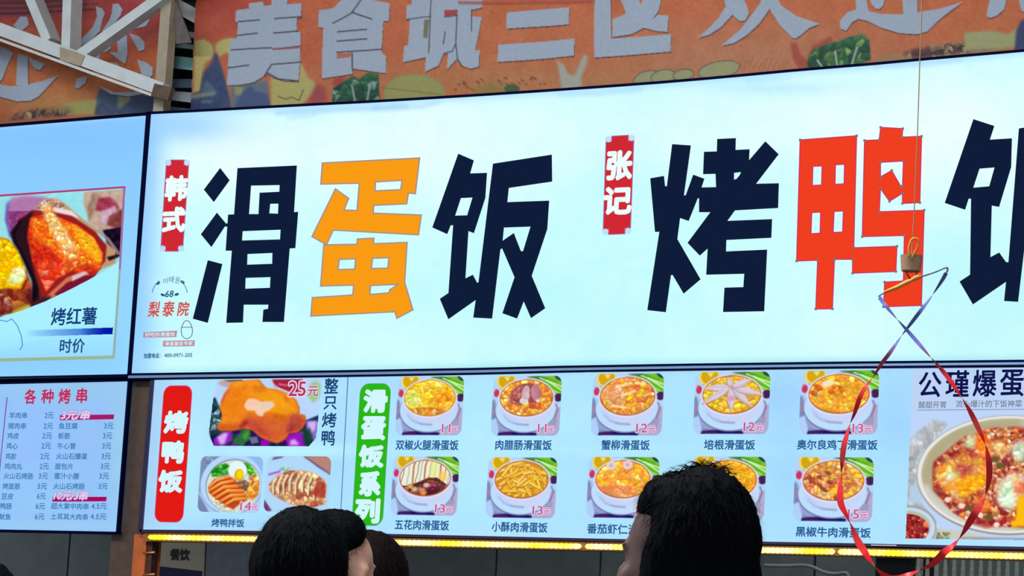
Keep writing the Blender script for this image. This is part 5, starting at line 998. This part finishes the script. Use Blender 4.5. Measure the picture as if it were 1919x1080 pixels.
for i in range(len(pts)):
    t = pts[min(i + 1, len(pts) - 1)] - pts[max(i - 1, 0)]; t = t / np.linalg.norm(t); vd = pts[i] - CAM; vd = vd / np.linalg.norm(vd)
    s = np.cross(t, vd); s /= np.linalg.norm(s); n_ = np.cross(s, t); u = s * math.cos(tw[i]) + n_ * math.sin(tw[i]); w = (3.6 + 3.4 * min(1, max(0, (sp[i, 1] - 640) / 380))) * px5
    e = .0004 * (s * -math.sin(tw[i]) + n_ * math.cos(tw[i])); V += [pts[i] - u * w + e, pts[i] + u * w + e, pts[i] + u * w - e, pts[i] - u * w - e]
    k = float(np.clip((sp[i, 1] - 640) / 60, 0, 1)); c = np.array([104, 112, 190]) * (1 - k) + np.array([236, 36, 44]) * k; C += [lin(c / 255)] * 4  # violet grey of the backlit red tape painted into the upper part
Fc = [[i * 4 + c, i * 4 + (c + 1) % 4, i * 4 + 4 + (c + 1) % 4, i * 4 + 4 + c] for i in range(len(pts) - 1) for c in (0, 2)]
rb_ = link('ribbon', V, Fc, D('plastic_ribbon', (236, 36, 44), .35, attr=True), hr, cols=np.array(C), smooth=True); rb_['label'] = 'twisted red ribbon with its backlit violet grey look painted in near the rod'

# ================================================================== PEOPLE WAITING IN FRONT
def ell_v(c, r, rot=(0, 0, 0), nu=20, nv=12):
    M = Matrix.Rotation(rot[2], 3, 'Z') @ Matrix.Rotation(rot[1], 3, 'Y') @ Matrix.Rotation(rot[0], 3, 'X'); V, Fc = [], []
    for j in range(1, nv):
        ph = math.pi * j / nv
        for i in range(nu): th = 2 * math.pi * i / nu; V.append(Vector(c) + M @ Vector((math.sin(ph) * math.cos(th) * r[0], math.sin(ph) * math.sin(th) * r[1], math.cos(ph) * r[2])))
    for j in range(nv - 2):
        for i in range(nu): Fc.append([j * nu + i, (j + 1) * nu + i, (j + 1) * nu + (i + 1) % nu, j * nu + (i + 1) % nu])
    t = len(V); V.append(Vector(c) + M @ Vector((0, 0, r[2]))); V.append(Vector(c) - M @ Vector((0, 0, r[2])))
    for i in range(nu): Fc.append([t, i, (i + 1) % nu]); Fc.append([t + 1, (nv - 2) * nu + (i + 1) % nu, (nv - 2) * nu + i])
    return [tuple(v) for v in V], Fc
def cap_v(a, b, ra, rb):
    a, b = Vector(a), Vector(b); pts = []; rs = []
    for k in range(4): t = -1 + k / 4; pts.append(a + (a - b).normalized() * ra * -t * 1.0); rs.append(ra * math.sqrt(max(0.02, 1 - t * t)))
    for k in range(5): t = k / 4; pts.append(a.lerp(b, t)); rs.append(ra * (1 - t) + rb * t)
    for k in range(1, 5): t = k / 4; pts.append(b + (b - a).normalized() * rb * t); rs.append(rb * math.sqrt(max(0.02, 1 - t * t)))
    return tube_v(pts, rs, 12)
def fuse(parts, voxel, smooth=2):
    V, Fc = join(parts); me = bpy.data.meshes.new('f'); me.from_pydata([tuple(v) for v in V], [], Fc)
    o = bpy.data.objects.new('f', me); COL.objects.link(o)
    m = o.modifiers.new('r', 'REMESH'); m.mode = 'VOXEL'; m.voxel_size = voxel
    if smooth: s = o.modifiers.new('s', 'SMOOTH'); s.iterations = smooth; s.factor = .5
    dg = bpy.context.evaluated_depsgraph_get(); dg.update(); r = bpy.data.meshes.new_from_object(o.evaluated_get(dg))
    v = np.zeros(len(r.vertices) * 3); r.vertices.foreach_get('co', v); f = [list(p.vertices) for p in r.polygons]
    bpy.data.objects.remove(o); bpy.data.meshes.remove(me); bpy.data.meshes.remove(r); return v.reshape(-1, 3), f
m_shoe = D('black_shoe', (26, 26, 28), .5); m_eye = D('eye_white', (220, 216, 210), .3); m_iris = D('dark_iris', (30, 20, 14), .2)
def person(px, topy, depth, yaw_deg, hair, label, skin=(196, 150, 124), top=(30, 34, 44), hair_c=(6, 7, 12), H=None, bob=0.0, nod=0.0, strands=4200, sprig=False, headw=1.0, seed=0, ear=True):
    """a standing adult; px, topy = where the photo shows the crown of the hair; yaw 0 = facing away from us"""
    c = W(px, topy, depth); H = float(c[2]) - 0.012; fwd = math.atan2(-fw[0], fw[1]) + math.radians(yaw_deg)     # rotation about z, +y is the way the person faces
    k = H / 1.75; r = root('person', (c[0], c[1], 0), label, 'person')
    rs = np.random.default_rng(seed)
    Rz = np.array([[math.cos(fwd), -math.sin(fwd), 0], [math.sin(fwd), math.cos(fwd), 0], [0, 0, 1]])
    hc = np.array([0, 0, 1.632]); Rn = np.array(Matrix.Rotation(-nod, 3, 'X'))
    def put(name, V, Fc, mat, parent, head=False, smooth=True):
        V = np.asarray(V, float)
        if head: w_ = np.clip((V[:, 2] - 1.46) / .07, 0, 1)[:, None]; Vn = (V - [0, 0, 1.5]) @ Rn.T + [0, 0, 1.5]; V = V * (1 - w_) + Vn * w_
        V = (V * k) @ Rz.T + [c[0], c[1], 0]; return link(name, V, Fc, mat, parent, smooth=smooth)
    hw = headw
    B = [ell_v((0, -.008, 1.655), (.072 * hw, .092, .085)), ell_v((0, .012, 1.615), (.066 * hw, .078, .098)), ell_v((0, .05, 1.565), (.046 * hw, .042, .042)), ell_v((0, .072, 1.535), (.024, .022, .018)),
         ell_v((0, .094, 1.606), (.011, .017, .026), (.35, 0, 0)), ell_v((0, .100, 1.594), (.015, .014, .010)), ell_v((0, .086, 1.566), (.023, .010, .007)), ell_v((0, .085, 1.556), (.020, .010, .006)), ell_v((0, .074, 1.647), (.050, .012, .013)),
         ell_v((-.036, .062, 1.598), (.024, .02, .026)), ell_v((.036, .062, 1.598), (.024, .02, .026)), cap_v((0, -.012, 1.44), (0, -.006, 1.57), .056, .052)]
    for s in (-1, 1):
        if ear: B += [ell_v((s * .074 * hw, -.008, 1.618), (.0065, .017, .031), (-.15, s * .28, s * .35)), ell_v((s * .077 * hw, -.017, 1.625), (.007, .008, .025), (-.15, s * .3, 0)), ell_v((s * .070 * hw, -.004, 1.592), (.006, .009, .011))]
        B += [cap_v((s * .10, -.01, 1.425), (s * .17, -.01, 1.40), .05, .056), cap_v((s * .185, -.012, 1.39), (s * .215, -.03, 1.12), .048, .037), cap_v((s * .215, -.03, 1.11), (s * .215, .05, .87), .037, .025)]
        hx, hy, hz = s * .214, .066, .815; B += [ell_v((hx, hy, hz), (.016, .036, .046))]
        for q, (dy, L) in enumerate(((.026, .072), (.010, .082), (-.007, .076), (-.023, .060))):
            B += [cap_v((hx, hy + dy, hz - .032), (hx - s * .006, hy + dy * 1.05 + .006, hz - .036 - L * .5), .0095, .0088), cap_v((hx - s * .006, hy + dy * 1.05 + .006, hz - .036 - L * .5), (hx - s * .022, hy + dy + .006, hz - .036 - L), .0085, .0075)]
        B += [cap_v((hx, hy + .026, hz + .012), (hx - s * .014, hy + .052, hz - .026), .011, .0095)]
        B += [cap_v((s * .085, 0, .90), (s * .095, .01, .50), .085, .052), cap_v((s * .095, .01, .50), (s * .10, -.02, .09), .052, .034), ell_v((s * .10, .03, .045), (.038, .10, .038))]
    B += [ell_v((0, 0, 1.30), (.155, .095, .16)), ell_v((0, 0, 1.12), (.135, .09, .15)), ell_v((0, 0, .95), (.15, .10, .11))]
    V, Fc = fuse(B, .0075 if hair != 'far' else .010, 2); V[:, 2] -= max(0, V[:, 2].min()) if V[:, 2].min() > 0 else 0
    body = put('body', V, Fc, D('skin', skin, .55, noise=.08, nscale=60), r, True)
    for s in (-1, 1): Ve, Fe = ell_v((s * .030, .064, 1.626), (.012, .010, .0095), nu=12, nv=8); put('eye', Ve, Fe, m_eye, r, True); Ve, Fe = ell_v((s * .030, .0715, 1.626), (.005, .004, .005), nu=10, nv=6); put('iris', Ve, Fe, m_iris, r, True)
    T = [ell_v((0, 0, 1.30), (.175, .115, .17)), ell_v((0, 0, 1.12), (.16, .112, .17)), ell_v((0, 0, .98), (.168, .12, .10)), cap_v((0, -.012, 1.42), (0, -.008, 1.462), .068, .062)]
    for s in (-1, 1): T += [cap_v((s * .09, -.01, 1.42), (s * .175, -.01, 1.40), .062, .066), cap_v((s * .188, -.012, 1.39), (s * .219, -.03, 1.12), .062, .052), cap_v((s * .219, -.03, 1.11), (s * .218, .045, .90), .052, .04)]
    V, Fc = fuse(T, .012, 3); put('jacket', V, Fc, D('jacket_cloth', top, .85, noise=.2, nscale=30, bump=.2), r)
    T = [ell_v((0, 0, .95), (.165, .115, .10))]
    for s in (-1, 1): T += [cap_v((s * .085, 0, .90), (s * .095, .01, .50), .096, .068), cap_v((s * .095, .01, .50), (s * .10, -.01, .10), .068, .056)]
    V, Fc = fuse(T, .014, 2); put('trousers', V, Fc, D('dark_trousers', (34, 36, 46), .85), r)
    for s in (-1, 1): V, Fc = fuse([ell_v((s * .10, .035, .05), (.048, .125, .045)), ell_v((s * .10, -.04, .07), (.044, .05, .06)), ell_v((s * .10, .05, .022), (.05, .13, .02))], .012, 1); V[:, 2] = np.maximum(V[:, 2], .001); put('shoe', V, Fc, m_shoe, r)
    # hair
    if hair == 'short': Hs = [ell_v((0, -.02, 1.648), (.086 * hw, .100, .108)), ell_v((0, -.04, 1.58), (.083 * hw, .080, .10)), ell_v((0, -.045, 1.49), (.098 * hw, .07, .10))]
    elif hair == 'crop': Hs = [ell_v((0, -.034, 1.700), (.076 * hw, .080, .054), (.36, 0, 0)), ell_v((0, -.060, 1.65), (.062 * hw, .058, .075))]
    elif hair == 'side': Hs = [ell_v((0, -.030, 1.650), (.083 * hw, .084, .108)), ell_v((0, -.042, 1.58), (.083 * hw, .074, .13)), ell_v((0, -.05, 1.47), (.086 * hw, .070, .12)), ell_v((.064 * hw, -.03, 1.57), (.024, .055, .11)), ell_v((-.062 * hw, -.022, 1.57), (.029, .058, .13)), ell_v((0, .010, 1.698), (.064 * hw, .060, .052))]
    else: Hs = [ell_v((0, -.020, 1.648), (.086 * hw, .104, .110)), ell_v((0, -.045, 1.58), (.086 * hw, .082, .13)), ell_v((0, -.05, 1.47), (.090 * hw, .075, .12)), ell_v((.066 * hw, -.012, 1.57), (.024, .060, .11)), ell_v((-.068 * hw, -.024, 1.57), (.02, .046, .11))]
    V, Fc = fuse(Hs, .0065, 2)
    d_ = V - [0, -.02, 1.60]; ang = np.arctan2(d_[:, 0], d_[:, 1]); V = V + d_ / np.linalg.norm(d_, axis=1)[:, None] * (.0016 * np.sin(ang * 37 + d_[:, 2] * 25) + .0012 * np.sin(ang * 71 - d_[:, 2] * 60))[:, None]
    Vs = [tuple(v) for v in V]; Fs = list(Fc); n0 = len(V); ctr = np.array([0, -.02, 1.62]); idx = rs.integers(0, n0, strands)
    for i in idx:
        p = V[i]; nrm = p - ctr; nrm /= np.linalg.norm(nrm)
        down = np.array([0, 0, -1.0]) - nrm * -nrm[2]; down = down / (np.linalg.norm(down) + 1e-6) if p[2] < 1.74 else np.array([rs.normal(), rs.normal(), 0]) * .7
        t = down + rs.normal(0, .25, 3); t -= nrm * (t @ nrm); t /= np.linalg.norm(t) + 1e-9; L = rs.uniform(.010, .028) if hair != 'crop' else rs.uniform(.006, .014); s = np.cross(t, nrm) * .0006
        lift = rs.uniform(.01, .06)
        a = p - nrm * .001; b = p + t * L * .5 + nrm * L * lift * .8; e = p + t * L + nrm * L * lift * .7
        q = len(Vs); Vs += [tuple(a - s), tuple(a + s), tuple(b + s * .8), tuple(b - s * .8), tuple(e)]; Fs += [[q, q + 1, q + 2, q + 3], [q + 3, q + 2, q + 4]]
    if sprig:      # loose wisps standing up on the crown
        for i in range(170):
            a0 = rs.uniform(-.45, .72); o3_ = rs.normal(0, .012); p = np.array([0, -.034, 1.65]) + np.array([-.56 * .088 * math.sin(a0) + .83 * o3_, .83 * .088 * math.sin(a0) + .56 * o3_, .107 * math.cos(a0)]); sg_ = rs.choice([-1, 1, 1]); t = np.array([-.56 * math.cos(a0), .83 * math.cos(a0), -math.sin(a0)]) * sg_ + rs.normal(0, .18, 3) + np.array([0, 0, rs.uniform(.2, .6)]); t /= np.linalg.norm(t); L = rs.uniform(.012, .032); s = np.cross(t, [0, 1, 0]) * .0007; u = p + t * L * .6; e = u + (t + [.5 * rs.normal(), 0, -.6]) * L * .4
            q = len(Vs); Vs += [tuple(p - s), tuple(p + s), tuple(u + s * .7), tuple(u - s * .7), tuple(e)]; Fs += [[q, q + 1, q + 2, q + 3], [q + 3, q + 2, q + 4]]
    put('hair', Vs, Fs, D('hair', hair_c, .75, spec=.05), r, True, smooth=True)
    return r
person(566, 943, 4.7, 10, 'short', 'person seen from behind with rounded thick black hair, largest of the clustered heads', top=(20, 24, 34), headw=1.0, seed=1, ear=False)
person(640, 952, 6.0, -34, 'crop', 'person with short black hair and a bare ear showing beside the large black head', skin=(214, 160, 136), top=(60, 64, 72), seed=2, headw=1.02)
person(704, 992, 6.6, -20, 'long', 'person with dark brown hair under the green pill of the menu board', top=(70, 50, 56), hair_c=(20, 12, 13), seed=3, headw=1.06)
person(1289, 868, 3.9, 56, 'side', 'person with long straight black hair and a cheek turned away, under the menu middle', skin=(112, 78, 72), top=(40, 34, 44), seed=4, headw=.97, strands=4800, sprig=True)  # darker skin colour carries the shade on the averted cheek
person(-18, 1046, 6.4, 0, 'short', 'person whose black hair just enters the lower left corner', seed=5, strands=1200, ear=False)
